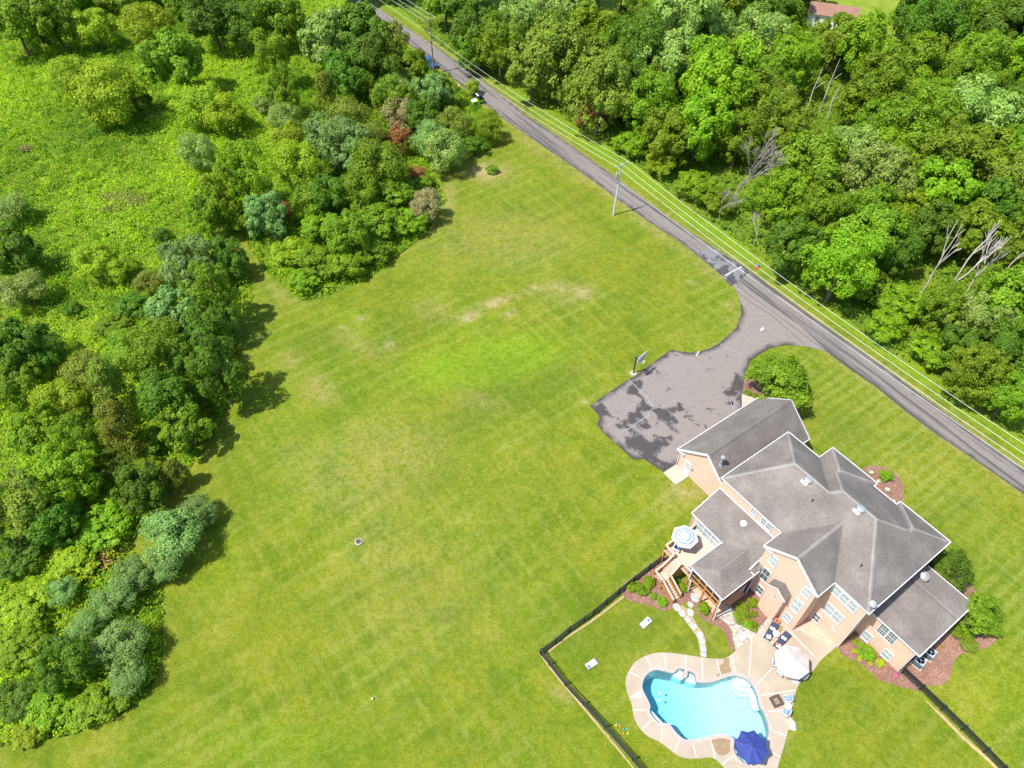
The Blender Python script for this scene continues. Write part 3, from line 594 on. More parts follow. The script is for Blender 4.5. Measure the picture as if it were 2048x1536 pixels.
c0 = P(*cp(6, [(235,795)])[0]); drape('wet_stain', [(c0[0]+a, c0[1]+b) for a, b in ((-.7,-.2),(.1,-.3),(.7,.1),(.5,.5),(-.2,.25))], .0745, 'joint_white', (), 1, 0, pat)
# ------------------------------------------------------------------ the house (its own frame: a along the ridge, b towards the road)
house = thing('house', 'large peach brick house with grey shingle hip roofs beside the pool', 'house', (HO[0], HO[1], 0), HA)
def hb(name, mat): return lambda m, **k: m.obj(name, mat, house, **k)
ZE = 8.4
def wallbox(a0, a1, b0, b1, z0, z1): MB().lo(a0, a1, b0, b1, z0, z1).obj('wall', 'brick', house)
wallbox(-18.0, 0, 0, 10.2, -.6, ZE-.1); wallbox(-13.6, -.01, 10.2, 11.85, -.6, ZE-.11); wallbox(-13.62, -8.45, 11.85, 12.4, 1.6, ZE-.12); wallbox(-5.2, -.02, 11.85, 12.42, 1.6, ZE-.12)
# bay with gable
MB().add([(-9.85,-2.45,-.6),(-3.75,-2.45,-.6),(-3.75,.05,-.6),(-9.85,.05,-.6),(-9.85,-2.45,ZE-.05),(-3.75,-2.45,ZE-.05),(-3.75,.05,ZE-.05),(-9.85,.05,ZE-.05),(-6.8,-2.45,ZE+2.2),(-6.8,.05,ZE+2.2)], [(3,2,1,0),(0,1,5,8,4),(1,2,6,5),(2,3,7,9,6),(3,0,4,7),(4,8,9,7),(5,6,9,8)]).obj('wall', 'brick', house)
# garage with gables
MB().add([(-24.5,.85,1.6),(-17.6,.85,1.6),(-17.6,13.85,1.6),(-24.5,13.85,1.6),(-24.5,.85,5.45),(-17.6,.85,5.45),(-17.6,13.85,5.45),(-24.5,13.85,5.45),(-21.05,.85,8.35),(-21.05,13.85,8.35)], [(3,2,1,0),(0,1,5,8,4),(1,2,6,5),(2,3,7,9,6),(3,0,4,7),(4,8,9,7),(5,6,9,8)]).obj('wall', 'brick', house)
wallbox(-17.85, -9.6, -3.5, .1, -.6, 4.9); wallbox(-.1, 5.0, 2.8, 10.85, -.6, 4.85)
# little chimney-like box bay with its own cap
MB().add([(-7.68,-3.4,-.6),(-5.65,-3.4,-.6),(-5.65,-2.4,-.6),(-7.68,-2.4,-.6),(-7.68,-3.4,4.95),(-5.65,-3.4,4.95),(-5.65,-2.4,4.95),(-7.68,-2.4,4.95),(-6.66,-3.4,5.7),(-6.66,-2.4,5.7)], [(3,2,1,0),(0,1,5,8,4),(1,2,6,5),(2,3,7,9,6),(3,0,4,7),(4,8,9,7),(5,6,9,8)]).obj('fireplace_bay', 'brick', house)
def gable_roof(a0, a1, b0, b1, ze, zr, along='b', th_=.14, name='roof'):
    am = (a0+a1)/2
    vs = []
    for b in (b0, b1): vs += [(a0,b,ze),(am,b,zr),(a1,b,ze),(a0,b,ze-th_),(am,b,zr-th_),(a1,b,ze-th_)]
    return MB().add(vs, [(0,1,7,6),(1,2,8,7),(3,9,10,4),(4,10,11,5),(0,3,4,1),(1,4,5,2),(6,7,10,9),(7,8,11,10),(0,6,9,3),(2,5,11,8)]).obj(name, 'shingle', house)
def hip_roof(a0, a1, b0, b1, ze, ra0, ra1, rb, zr, th_=.16, b1b=None):
    vs = [(a0,b0,ze),(a1,b0,ze),(a1,b1,ze),(a0,b1,ze),(ra0,rb,zr),(ra1,rb,zr)]+[(a,b,ze-th_) for a, b in ((a0,b0),(a1,b0),(a1,b1),(a0,b1))]
    return MB().add(vs, [(0,1,5,4),(1,2,5),(2,3,4,5),(3,0,4),(9,8,7,6),(0,6,7,1),(1,7,8,2),(2,8,9,3),(3,9,6,0)]).obj('roof', 'shingle', house)
BK = -.15
sl = 3.6/(6.05-BK)
hip_roof(-13.85, .28, BK, 12.06, ZE, -8.86, -5.0, 6.05, 12.0)
zl = ZE+sl*(5.2-BK)
MB().add([(-18.15,BK,ZE-.006),(-9.3,BK,ZE-.006),(-9.3,10.38,ZE-.006),(-18.15,10.38,ZE-.006),(-13.98,5.2,zl-.006),(-9.3,5.2,zl-.006),(-18.15,BK,ZE-.16),(-9.3,BK,ZE-.165),(-9.3,10.38,ZE-.165),(-18.15,10.38,ZE-.16)], [(0,1,5,4),(2,3,4,5),(3,0,4),(1,2,5),(9,8,7,6),(0,6,7,1),(2,8,9,3),(3,9,6,0),(1,7,8,2)]).obj('roof', 'shingle', house)
def hipend(a0, a1, b1, ze, hb_, zr, bin_):
    am = (a0+a1)/2
    MB().add([(a0,bin_,ze),(a1,bin_,ze),(a1,b1,ze),(a0,b1,ze),(am,bin_,zr),(am,hb_,zr)]+[(a,b,ze-.15) for a, b in ((a0,bin_),(a1,bin_),(a1,b1),(a0,b1))], [(1,2,5,4),(2,3,5),(3,0,4,5),(0,1,4),(9,8,7,6),(0,6,7,1),(1,7,8,2),(2,8,9,3),(3,9,6,0)]).obj('roof', 'shingle', house)
hipend(-13.88, -8.26, 12.63, ZE-.004, 9.25, 10.35, 7.6); hipend(-5.38, .275, 12.66, ZE-.008, 9.48, 10.30, 7.6)
# back cross gable
MB().add([(-10.05,-2.62,ZE),(-6.8,-2.62,10.82),(-3.57,-2.62,ZE),(-10.05,5.2,ZE),(-6.8,5.2,10.82),(-3.57,5.2,ZE)]+[(-10.05,-2.62,ZE-.15),(-6.8,-2.62,10.67),(-3.57,-2.62,ZE-.15),(-10.05,5.2,ZE-.15),(-6.8,5.2,10.67),(-3.57,5.2,ZE-.15)], [(0,1,4,3),(1,2,5,4),(6,9,10,7),(7,10,11,8),(0,6,7,1),(1,7,8,2),(3,4,10,9),(4,5,11,10),(0,3,9,6),(2,8,11,5)]).obj('roof', 'shingle', house)
gable_roof(-24.86, -17.2, .66, 14.05, 5.46, 8.68)
# lean-to roof of the sunroom, low wing roof, porch hip, small lean-to, fireplace bay cap
def slab(name, p4, th_, mat='shingle_low'):
    vs = list(p4)+[(a,b,z-th_) for a, b, z in p4]
    return MB().add(vs, [(0,1,2,3),(7,6,5,4),(0,4,5,1),(1,5,6,2),(2,6,7,3),(3,7,4,0)]).obj(name, mat, house)
slab('roof', [(-18.0,-3.72,4.98),(-9.95,-3.72,4.98),(-9.95,.0,6.5),(-18.0,.0,6.5)], .14)
slab('roof', [(-9.95,-3.66,4.6),(-9.28,-3.66,4.6),(-9.28,-2.4,5.1),(-9.95,-2.4,5.1)], .12)
MB().add([(-.0,2.58,4.95),(5.35,2.58,4.95),(5.35,8.4,5.62),(-.0,8.4,5.62),(5.35,11.12,5.2),(-.0,11.12,5.2)]+[(a,b,4.8) for a, b in ((0,2.58),(5.35,2.58),(5.35,11.12),(0,11.12))], [(0,1,2,3),(3,2,4,5),(9,8,7,6),(0,6,7,1),(1,7,8,4,2),(4,8,9,5),(5,9,6,0,3)]).obj('roof', 'shingle_low', house)
MB().add([(-13.66,-8.25,4.86),(-9.28,-8.25,4.86),(-9.28,-3.0,4.86),(-13.66,-3.0,4.86),(-11.45,-6.6,5.50),(-11.45,-2.6,5.50)]+[(-13.66,-8.25,4.72),(-9.28,-8.25,4.72),(-9.28,-3.0,4.72),(-13.66,-3.0,4.72)], [(0,1,4),(1,2,5,4),(3,0,4,5),(9,8,7,6),(0,6,7,1),(1,7,8,2),(3,9,6,0),(2,8,9,3),(2,3,5)]).obj('roof', 'shingle', house)
vs = [(-7.78,-3.5,4.95),(-6.66,-3.5,5.78),(-5.55,-3.5,4.95),(-7.78,-2.46,4.95),(-6.66,-2.46,5.78),(-5.55,-2.46,4.95)]; vs += [(a,b,z-.09) for a,b,z in vs]
MB().add(vs, [(0,1,4,3),(1,2,5,4),(6,9,10,7),(7,10,11,8),(0,6,7,1),(1,7,8,2),(3,4,10,9),(4,5,11,10),(0,3,9,6),(2,8,11,5)]).obj('roof', 'shingle', house)
# gutters and rake boards
def trim(pts, w=.085, h=.11, name='gutter'):
    for i in range(len(pts)-1): MB().bar(pts[i], pts[i+1], w, h).obj(name, 'trim_white', house)
g = ZE-.03
trim([(-10.05,BK-.03,g),(-18.21,BK-.03,g)]); trim([(-18.21,BK-.09,g),(-18.21,10.44,g)]); trim([(-18.15,10.44,g),(-13.95,10.44,g)]); trim([(-13.94,10.5,g),(-13.94,12.69,g)]); trim([(-13.88,12.69,g),(-8.2,12.69,g)]); trim([(-8.2,12.63,g),(-8.2,12.12,g)]); trim([(-8.26,12.12,g),(-5.38,12.12,g)]); trim([(-5.44,12.15,g),(-5.44,12.72,g)]); trim([(-5.38,12.72,g),(.34,12.72,g)]); trim([(.34,12.66,g),(.34,BK-.09,g)]); trim([(.28,BK-.03,g),(-3.5,BK-.03,g)]); trim([(-3.51,BK-.09,g),(-3.51,-2.62,g)]); trim([(-10.11,BK-.09,g),(-10.11,-2.62,g)])
trim([(-10.11,-2.68,ZE-.07),(-6.8,-2.68,10.75)], .1, .26, 'rake_board'); trim([(-6.8,-2.68,10.75),(-3.51,-2.68,ZE-.07)], .1, .26, 'rake_board')
MB().box((-9.55,-2.56,ZE-.12), (1.0,.24,.2)).obj('cornice_return', 'trim_white', house); MB().box((-4.05,-2.56,ZE-.12), (1.0,.24,.2)).obj('cornice_return', 'trim_white', house)
trim([(-24.92,.6,5.38),(-21.03,.6,8.62)], .1, .26, 'rake_board'); trim([(-21.03,.6,8.62),(-17.2,.6,5.4)], .1, .26, 'rake_board'); trim([(-24.92,.66,5.41),(-24.92,14.05,5.41)]); trim([(-17.14,10.6,5.41),(-17.14,14.1,5.41)]); trim([(-24.9,14.1,5.38),(-21.03,14.1,8.6)], .08, .2, 'rake_board'); trim([(-21.03,14.1,8.6),(-17.14,14.1,5.38)], .08, .2, 'rake_board')
MB().box((-24.35,.70,5.32), (.9,.22,.2)).obj('cornice_return', 'trim_white', house)
trim([(-18.05,-3.79,4.93),(-13.55,-3.79,4.93)]); trim([(-18.06,-3.75,4.95),(-18.06,.0,6.47)], .1, .16, 'rake_board'); trim([(-9.9,-3.75,4.96),(-9.9,-.1,6.5)], .12, .2, 'rake_board'); trim([(-18.0,-.04,6.58),(-10.1,-.04,6.58)], .06, .12, 'flashing'); trim([(-10.9,-3.8,4.93),(-9.25,-3.8,4.9)], .1, .12)
trim([(0.0,2.52,4.9),(5.41,2.52,4.9)]); trim([(5.42,2.46,4.9),(5.42,8.4,5.56),(5.42,11.18,5.15)], .1, .16, 'rake_board'); trim([(5.36,11.19,5.15),(.35,11.19,5.15)])
trim([(-13.73,-8.3,4.82),(-13.73,-3.85,4.82)]); trim([(-9.21,-8.3,4.82),(-9.21,-3.0,4.82)]); trim([(-13.66,-8.32,4.82),(-9.2,-8.32,4.82)], .07, .12)
trim([(-7.84,-3.54,4.9),(-6.66,-3.54,5.76)], .06, .14, 'rake_board'); trim([(-6.66,-3.54,5.76),(-5.49,-3.54,4.9)], .06, .14, 'rake_board')
# hip and ridge caps, valleys
def cap(p, q, w=.34, name='ridge_cap', mat='ridge_shingle', up=.02):
    p = Vector(p); q = Vector(q); d = (q-p).normalized(); s_ = d.cross(Vector((0,0,1))).normalized()*w/2; z = Vector((0,0,up)); dn = Vector((0,0,.11))
    MB().add([p+s_-dn*.6, p+z, p-s_-dn*.6, q+s_-dn*.6, q+z, q-s_-dn*.6], [(0,3,4,1),(1,4,5,2)]).obj(name, mat, house)
ZR = 12.0
cap((-8.86,6.05,ZR),(-5.0,6.05,ZR)); cap((-5.0,6.05,ZR),(.28,BK,ZE)); cap((-5.0,6.05,ZR),(-2.6,8.87,10.34)); cap((-2.55,9.48,10.30),(.28,12.66,ZE)); cap((-2.55,9.48,10.30),(-5.38,12.66,ZE)); cap((-2.55,8.8,10.30),(-2.55,9.48,10.30))
cap((-8.86,6.05,ZR),(-11.1,8.75,10.38)); cap((-11.07,9.25,10.35),(-13.88,12.63,ZE)); cap((-11.07,9.25,10.35),(-8.26,12.63,ZE)); cap((-11.07,8.75,10.35),(-11.07,9.25,10.35))
cap((-13.98,5.2,zl),(-18.15,BK,ZE)); cap((-13.98,5.2,zl),(-18.15,10.38,ZE)); cap((-13.98,5.2,zl),(-9.6,5.2,zl)); cap((-9.6,5.2,zl),(-8.86,6.05,ZR))
cap((-6.8,-2.62,10.82),(-6.8,4.05,10.82), .3); cap((-21.03,.66,8.68),(-21.03,14.05,8.68), .3, 'ridge_cap', 'shingle'); cap((-21.2,.9,8.545),(-21.2,13.8,8.545), .1, 'ridge_vent', 'valley_dark', .03); cap((0,8.4,5.62),(5.35,8.4,5.62), .3); cap((-11.45,-6.6,5.5),(-11.45,-2.9,5.5), .26); cap((.4,8.05,5.6),(5.2,8.05,5.6), .06, 'ridge_vent', 'valley_dark', .02)
# windows, doors
def window(a0, a1, b, z0, z1, cols=1, glassm='glass_shade', bars=1, sub=0):
    """a window in a wall that faces the pool side"""
    w = .10
    m = MB(); y0, y1 = b-.09, b+.03
    m.lo(a0-w,a1+w,y0-.03,y1,z0-w,z0).lo(a0-w,a1+w,y0,y1,z1,z1+w).lo(a0-w,a0,y0,y1,z0,z1).lo(a1,a1+w,y0,y1,z0,z1)
    cw = (a1-a0)/cols
    for i in range(1, cols): m.lo(a0+cw*i-.08,a0+cw*i+.08,y0,y1,z0,z1)
    f = m.obj('window', 'trim_white', house)
    for i in range(cols):
        q0 = a0+cw*i+(.08 if i else 0); q1 = a0+cw*(i+1)-(.08 if i < cols-1 else 0)
        MB().lo(q0,q1,b-.03,b+.02,z0,z1).obj('pane', glassm, f)
        zm = (z0+z1)/2; bm = MB().lo(q0,q1,b-.06,b-.031,zm-.03,zm+.03)
        if sub:
            for k in range(1, sub): bm.lo(q0+(q1-q0)*k/sub-.015,q0+(q1-q0)*k/sub+.015,b-.05,b-.031,z0,z1)
            for k in (1,3): bm.lo(q0,q1,b-.05,b-.0315,z0+(z1-z0)*k/4-.015,z0+(z1-z0)*k/4+.015)
        else: bm.lo((q0+q1)/2-.015,(q0+q1)/2+.015,b-.05,b-.0315,z0,z1)
        bm.obj('sash_bar', 'trim_white', f)
B1 = -2.45
for a0 in (-9.05,-4.95): window(a0, a0+.7, B1, 6.6, 7.95)
for a0, gm in ((-9.1,'glass_dark'),(-5.05,'glass_shade')): window(a0, a0+.78, B1, 3.25, 5.3, 1, gm)
for a0, gm in ((-8.82,'glass_dark'),(-5.12,'glass_shade')): window(a0, a0+.68, B1, .65, 2.0, 1, gm)
window(-3.4, -.75, 0, 6.62, 7.9, 3); window(-2.98, -1.2, 0, 3.25, 4.85, 2); window(-3.42, -2.72, 0, .6, 1.9, 1, 'glass_dark')
window(1.4, 3.15, 2.8, 2.8, 4.45, 2, 'glass_dark', 1, 3); window(.72, 1.5, 2.8, .15, 1.5); window(3.05, 3.85, 2.8, .25, 1.6)
window(-13.85, -13.2, 0, 7.3, 8.05, 1, 'glass_dark', 1, 3); window(-12.45, -11.2, 0, 7.05, 8.0, 2, 'glass_dark', 1, 3)
window(-17.3, -12.85, -3.5, 2.8, 4.5, 4)
for zz in (2.55, 5.62): MB().lo(-3.7,-.03,-.035,.01,zz,zz+.10).obj('belt_course', 'brick', house)
MB().lo(.02,4.97,2.765,2.81,2.1,2.2).obj('belt_course', 'brick', house)
d = MB().lo(-23.62,-22.68,.78,.87,2.5,4.75).obj('door', 'trim_white', house); MB().lo(-23.45,-22.85,.755,.785,3.75,4.6).obj('pane', 'glass_shade', d); q = MB()
for k in (1,2): q.lo(-23.45+.2*k-.015,-23.45+.2*k+.015,.745,.76,3.75,4.6)
q.lo(-23.45,-22.85,.744,.76,4.15,4.19).obj('sash_bar', 'trim_white', d); MB().lathe((-22.78,.76,3.5), [(.03,-.03),(.05,0),(.03,.03)], 8).obj('door_handle', 'grey_metal', d)
MB().box((-22.4,.8,4.1), (.12,.12,.22)).obj('wall_lamp', 'dark_metal', house)
slb = MB().lo(-24.68,-22.6,-1.2,.84,1.7,2.62).obj('door_slab', 'slab', house)
for px_, (a0, z0_) in enumerate(((-8.0,0),)): pass
# garage doors on the drive side
for b0 in (3.2,6.9,10.6):
    gd = MB().lo(-24.56,-24.49,b0-1.35,b0+1.35,2.5,4.75).obj('garage_door', 'trim_white', house)
    q = MB()
    for k in range(4): q.lo(-24.58,-24.555,b0-1.28,b0+1.28,2.58+.55*k,3.06+.55*k)
    q.obj('door_panel', 'white_paint', gd)
# downspouts
def spout(pts, r=.055): MB().path(pts, r, 6).obj('downspout', 'trim_white', house)
spout([(.06,-.1,ZE-.1),(.06,-.12,.05)]); spout([(5.06,2.66,4.8),(5.06,2.66,.1)]); spout([(-24.58,.72,5.3),(-24.58,.72,2.55)]); spout([(-9.25,-3.35,4.8),(-9.3,-3.3,.1)]); spout([(-17.9,-3.6,4.9),(-17.9,-3.6,.7)])
spout([(-9.28,-8.32,4.75),(-9.35,-8.25,2.6),(-9.32,-8.2,2.3),(-9.2,-8.2,.1)], .075); spout([(-13.3,-8.32,4.72),(-13.34,-8.25,2.6),(-13.1,-8.15,2.3),(-13.0,-8.15,.1)], .075)
# roof fittings
def zback(b): return ZE+sl*(b-BK)
for a, b in ((-11.85,4.75),(-6.55,5.75)):
    z = zback(b); v = MB().lathe((a,b,z-.12), [(.36,0),(.36,.2),(.44,.26),(.40,.38),(.26,.46),(.02,.49)], 16).obj('roof_vent', 'steel_blue', house); MB().box((a-.12,b-.42,z-.12),(.7,.3,.05),0,math.atan(sl)).obj('flashing', 'trim_white', v)
z = 4.98+1.52*2.75/3.72; MB().lathe((-13.6,-1.0,z-.08), [(.34,0),(.34,.18),(.38,.22),(.3,.34),(.02,.4)], 16).obj('roof_vent', 'trim_white', house)
for a, b in ((-10.2,3.6),(-3.0,2.2)): MB().tube((a,b,zback(b)-.1),(a,b,zback(b)+.45),.06,.06,8).obj('vent_pipe', 'dark_metal', house)
fa, fb = -19.75, 1.55; fz = 8.68-.84*(fa+21.03)*1.0
fl = MB().lathe((fa,fb,fz-.25), [(.16,0),(.16,1.55)], 14).obj('flue', 'steel_blue', house); MB().lathe((fa,fb,fz+1.2), [(.24,0),(.26,.06),(.26,.2),(.2,.28),(.02,.3)], 14).obj('flue_cap', 'grey_metal', fl); MB().lathe((fa,fb,fz-.3), [(.36,0),(.18,.45)], 10).obj('flashing', 'steel_blue', fl)
def dish(a, b, z, r):
    d = MB().tube((a,b,z),(a,b,z+.45),.03,.03,6).obj('satellite_dish', 'grey_metal', house)
    nr = Vector((-.35,-.55,.75)).normalized(); c0 = Vector((a,b,z+.5)); u = nr.cross(Vector((0,0,1))).normalized(); w_ = nr.cross(u)
    vs = []; fs = []
    for k, (rr, h) in enumerate(((.02,0),(.5,.03),(1,.12))): vs += [c0+(u*math.cos(2*math.pi*i/18)+w_*math.sin(2*math.pi*i/18)*.85)*rr*r+nr*h for i in range(18)]
    for k in range(2): fs += [(k*18+i,k*18+(i+1)%18,k*18+18+(i+1)%18,k*18+18+i) for i in range(18)]
    MB().add(vs, fs+[tuple(range(18))]).obj('reflector', 'grey_metal', d); MB().bar(c0-w_*r*.6, c0+nr*.5, .025).obj('feed_arm', 'grey_metal', d)
    q = MB()
    for s_ in (-.3,.3): q.bar((a+s_,b-.3,z-.05),(a,b,z+.25),.03)
    q.obj('brace', 'grey_metal', d)
dish(.95, 9.3, 5.45, .52); dish(.05, .55, zback(.55)-.3, .36)
# wall fittings on the back
hr = MB().path([(-1.5,-.08,2.35),(-1.35,-.22,2.3),(-1.05,-.2,2.2),(-.85,-.1,1.95)], .06, 6).obj('hose_bracket', 'trim_white', house)
MB().box((-6.55,-3.44,4.3), (.22,.1,.22)).obj('wall_vent', 'grey_metal', house)
for a, b, z in ((-1.1,-.05,1.6),): pass
MB().box((-9.0,-2.0,1.5), (.1,.3,.4)).obj('meter_box', 'grey_metal', house)
MB().box((-17.95,-.5,3.2), (.3,.6,.8)).obj('meter_box', 'grey_metal', house)
MB().lo(-9.58,-9.52,-3.3,-2.55,.05,2.1).obj('door', 'navy_canopy', house)
# screened porch: floor, posts, rails, mesh
MB().lo(-13.4,-9.45,-8.1,-3.45,2.42,2.62).obj('porch_floor', 'wood_post', house)
for a in (-13.3,-11.43,-9.55):
    MB().lo(a-.09,a+.09,-8.1,-7.92,-.3,4.75).obj('porch_post', 'wood_post', house)
for a in (-13.3,-9.55): MB().lo(a-.09,a+.09,-5.9,-5.72,-.3,4.75).obj('porch_post', 'wood_post', house)
for a in (-12.3,-10.5): MB().lo(a-.05,a+.05,-8.08,-7.98,2.6,4.75).obj('porch_stud', 'wood_post', house)
for z in (2.68,3.42): MB().lo(-13.3,-9.55,-8.12,-7.97,z,z+.1).obj('porch_rail', 'wood_post', house)
for a in (-13.33,-9.5):
    MB().lo(a-.05,a+.05,-8.0,-3.5,3.42,3.52).obj('porch_rail', 'wood_post', house)
    MB().lo(a-.006,a+.006,-7.95,-3.5,2.62,4.75).obj('porch_screen', 'screen', house)
MB().lo(-13.3,-9.55,-8.03,-8.018,2.62,4.75).obj('porch_screen', 'screen', house)
for a, b in ((-12.5,-7.2),(-11.6,-7.3),(-10.6,-7.2),(-10.0,-7.0)):
    o = thing('porch_chair', 'dark wicker chair seen through the porch screen, '+{-12.5:'nearest the deck',-11.6:'second from the deck',-10.6:'third from the deck',-10.0:'farthest from the deck'}[a], 'chair', (*L(a,b), 2.62), HA+.2*a, 'wicker chairs inside the screened porch')
    MB().box((0,0,.4),(.6,.6,.12)).obj('seat', 'pale_blue_cloth', o); MB().box((0,.3,.65),(.6,.1,.6)).obj('backrest', 'brown_iron', o)
    for x in (-.27,.27):
        for y in (-.27,.27): MB().box((x,y,.17),(.05,.05,.34)).obj('leg', 'brown_iron', o)

# ------------------------------------------------------------------ deck and stairs
deck = thing('deck', 'raised wooden deck with rails and a turning staircase down to the garden', 'deck', (HO[0], HO[1], 0), HA)
DZ = 2.6
MB().lo(-17.35,-13.45,-8.05,-3.52,DZ-.22,DZ).obj('deck_floor', 'deck', deck)
for a, b in ((-17.25,-7.95),(-17.25,-5.6),(-13.6,-7.95),(-15.95,-7.95),(-14.85,-7.95)): MB().lo(a-.09,a+.09,b-.09,b+.09,-.3,DZ-.2).obj('deck_post', 'wood_post', deck)
def railing(p, q, zt=.95, post=True):
    p = Vector(p); q = Vector(q); up = Vector((0,0,1))
    MB().bar(p+up*zt, q+up*zt, .2, .05).obj('handrail', 'wood_rail', deck)
    m = MB().bar(p+up*.12, q+up*.12, .05, .08).bar(p+up*(zt-.1), q+up*(zt-.1), .05, .09)
    k = max(2, int((q-p).length/.14))
    for i in range(1, k):
        c_ = p+(q-p)*i/k; m.bar(c_+up*.12, c_+up*(zt-.08), .035)
    o = m.obj('balusters', 'wood_post', deck); o['kind'] = 'stuff'
    for e in (p, q): MB().bar(e, e+up*(zt+.02), .1).obj('rail_post', 'wood_post', deck)
railing((-17.28,-3.65,DZ),(-17.28,-7.98,DZ)); railing((-17.28,-7.98,DZ),(-15.98,-7.98,DZ)); railing((-14.82,-7.98,DZ),(-13.5,-7.98,DZ))
ns1 = 7; LZ = 1.35
for i in range(ns1):
    b = -8.05-.18*(i+1)+.09; z = DZ-(DZ-LZ)*(i+1)/(ns1+1)
    MB().lo(-15.9,-14.9,b-.14,b+.06,z-.05,z).obj('tread', 'deck', deck)
MB().lo(-16.15,-14.9,-10.35,-9.28,LZ-.1,LZ).obj('landing', 'deck', deck)
ns2 = 7
for i in range(ns2):
    a = -14.9+.26*(i+1)-.13; z = LZ-LZ*(i+1)/(ns2+1)
    MB().lo(a-.13,a+.13,-10.35,-9.4,z-.05,z).obj('tread', 'deck', deck)
for a, b in ((-16.08,-10.28),(-16.08,-9.35),(-14.95,-10.28),(-14.95,-9.35)): MB().lo(a-.08,a+.08,b-.08,b+.08,-.2,LZ-.1).obj('deck_post', 'wood_post', deck)
railing((-16.0,-8.05,DZ),(-16.12,-9.3,LZ)); railing((-14.85,-8.05,DZ),(-14.85,-9.3,LZ)); railing((-16.12,-9.3,LZ),(-16.12,-10.32,LZ)); railing((-16.12,-10.32,LZ),(-14.9,-10.4,LZ)); railing((-14.9,-10.4,LZ),(-13.0,-10.4,.05)); railing((-14.85,-9.36,LZ),(-13.0,-9.36,.05))
for b in (-10.37,-9.38): MB().bar((-14.95,b,LZ-.15),(-12.98,b,-.05),.06,.26).obj('stringer', 'wood_post', deck)
for a in (-15.92,-14.88): MB().bar((a,-8.0,DZ-.15),(a,-9.35,LZ-.12),.06,.26).obj('stringer', 'wood_post', deck)

# ------------------------------------------------------------------ parasols
def parasol(name, label, loc, rz, n, Rr, zr, zt, mat, base=.0, sag=.12, scal=0.0):
    o = thing(name, label, 'umbrella', loc, rz)
    vs = [(0,0,zt)]; fs = []; rings = (.33,.66,1.0); att = [0.0]
    for k, f in enumerate(rings):
        for i in range(2*n):
            an = math.pi*i/n; rad = Rr*f*(1 if i%2 == 0 else math.cos(math.pi/n)*(1-scal*f)); z = zt-(zt-zr)*(f**.92)-(0 if i%2 == 0 else sag*f*.4)
            vs.append((rad*math.cos(an), rad*math.sin(an), z)); att.append(f)
    m = 2*n
    fs += [(0,1+i,1+(i+1)%m) for i in range(m)]
    for k in range(2): fs += [(1+k*m+i,1+(k+1)*m+i,1+(k+1)*m+(i+1)%m,1+k*m+(i+1)%m) for i in range(m)]
    nv = len(vs)
    for i in range(m): x, y, z = vs[1+2*m+i]; vs.append((x*1.005, y*1.005, z-.13)); att.append(1.0)
    fs += [(1+2*m+i,nv+i,nv+(i+1)%m,1+2*m+(i+1)%m) for i in range(m)]
    me = bpy.data.meshes.new('canopy'); me.from_pydata(vs, [], fs); me.materials.append(M[mat])
    at = me.attributes.new('ring', 'FLOAT', 'POINT'); at.data.foreach_set('value', att); link('canopy', me, o)
    MB().tube((0,0,base),(0,0,zt+.02),.028,.028,8).obj('pole', 'white_paint' if mat != 'navy_canopy' else 'grey_metal', o); MB().lathe((0,0,zt-.01), [(.05,0),(.05,.05),(.02,.09)], 8).obj('finial', mat if mat != 'striped_canopy' else 'white_paint', o)
    for i in range(n):
        an = 2*math.pi*i/n; MB().bar((.03*math.cos(an),.03*math.sin(an),zt-.06),(Rr*.97*math.cos(an),Rr*.97*math.sin(an),zr-.04),.02).obj('rib', 'white_paint', o)
    MB().lathe((0,0,0), [(.26,0),(.26,.05),(.06,.09),(.06,.25)], 14).obj('base', 'dark_metal', o); return o
c0 = W(1371,1070,4.95); parasol('patio_umbrella', 'pale blue and white striped umbrella on the wooden deck', (*c0, DZ), HA+.55, 7, 1.42, 2.02, 2.45, 'striped_canopy')
c0 = W(1586.8,1319.5,2.6); parasol('patio_umbrella', 'large cream octagonal umbrella over the patio dining table', (*c0, .07), R_(9), 8, 1.72, 2.1, 2.75, 'cream_canopy', 0, .16)
c0 = W(1505,1492,2.5); parasol('patio_umbrella', 'navy blue umbrella standing at the round steps of the pool', (*c0, -.70), R_(24), 8, 1.55, 2.85, 3.3, 'navy_canopy', 0, .1, .10)
# dining table under the cream umbrella, chairs round it
c0 = W(1586.8,1321,.75); dt = thing('dining_table', 'round glass topped table mostly hidden under the cream umbrella', 'table', (c0[0], c0[1], .07))
MB().lathe((0,0,.68), [(.62,0),(.64,.02),(.64,.04),(.62,.05)], 24).obj('table_top', 'grey_metal', dt)
for k in range(4): MB().bar((.2*math.cos(k*1.571),.2*math.sin(k*1.571),.69),(.5*math.cos(k*1.571),.5*math.sin(k*1.571),.0),.04).obj('leg', 'dark_metal', dt)
def armchair(label, loc, rz, cush='pale_blue_cloth', frame='wicker_white', group='white wicker patio chairs with blue cushions', s=1.0):
    o = thing('patio_chair', label, 'chair', loc, rz, group)
    MB().box((0,0,.36),(.6*s,.6*s,.06)).obj('seat', frame, o); MB().box((0,-.02,.44),(.5*s,.5*s,.12)).obj('seat_cushion', cush, o)
    MB().box((0,.33*s,.62),(.58*s,.07,.6),0,-.22).obj('backrest', frame, o); b = MB().box((0,.25*s,.68),(.48*s,.1,.46),0,-.22).obj('back_cushion', cush, o)
    for x in (-.31*s,.31*s):
        MB().box((x,0,.58),(.09,.62*s,.05)).obj('armrest', frame, o)
        for y in (-.27*s,.27*s): MB().box((x,y,.28),(.06,.06,.56)).obj('leg', frame, o)
    return o
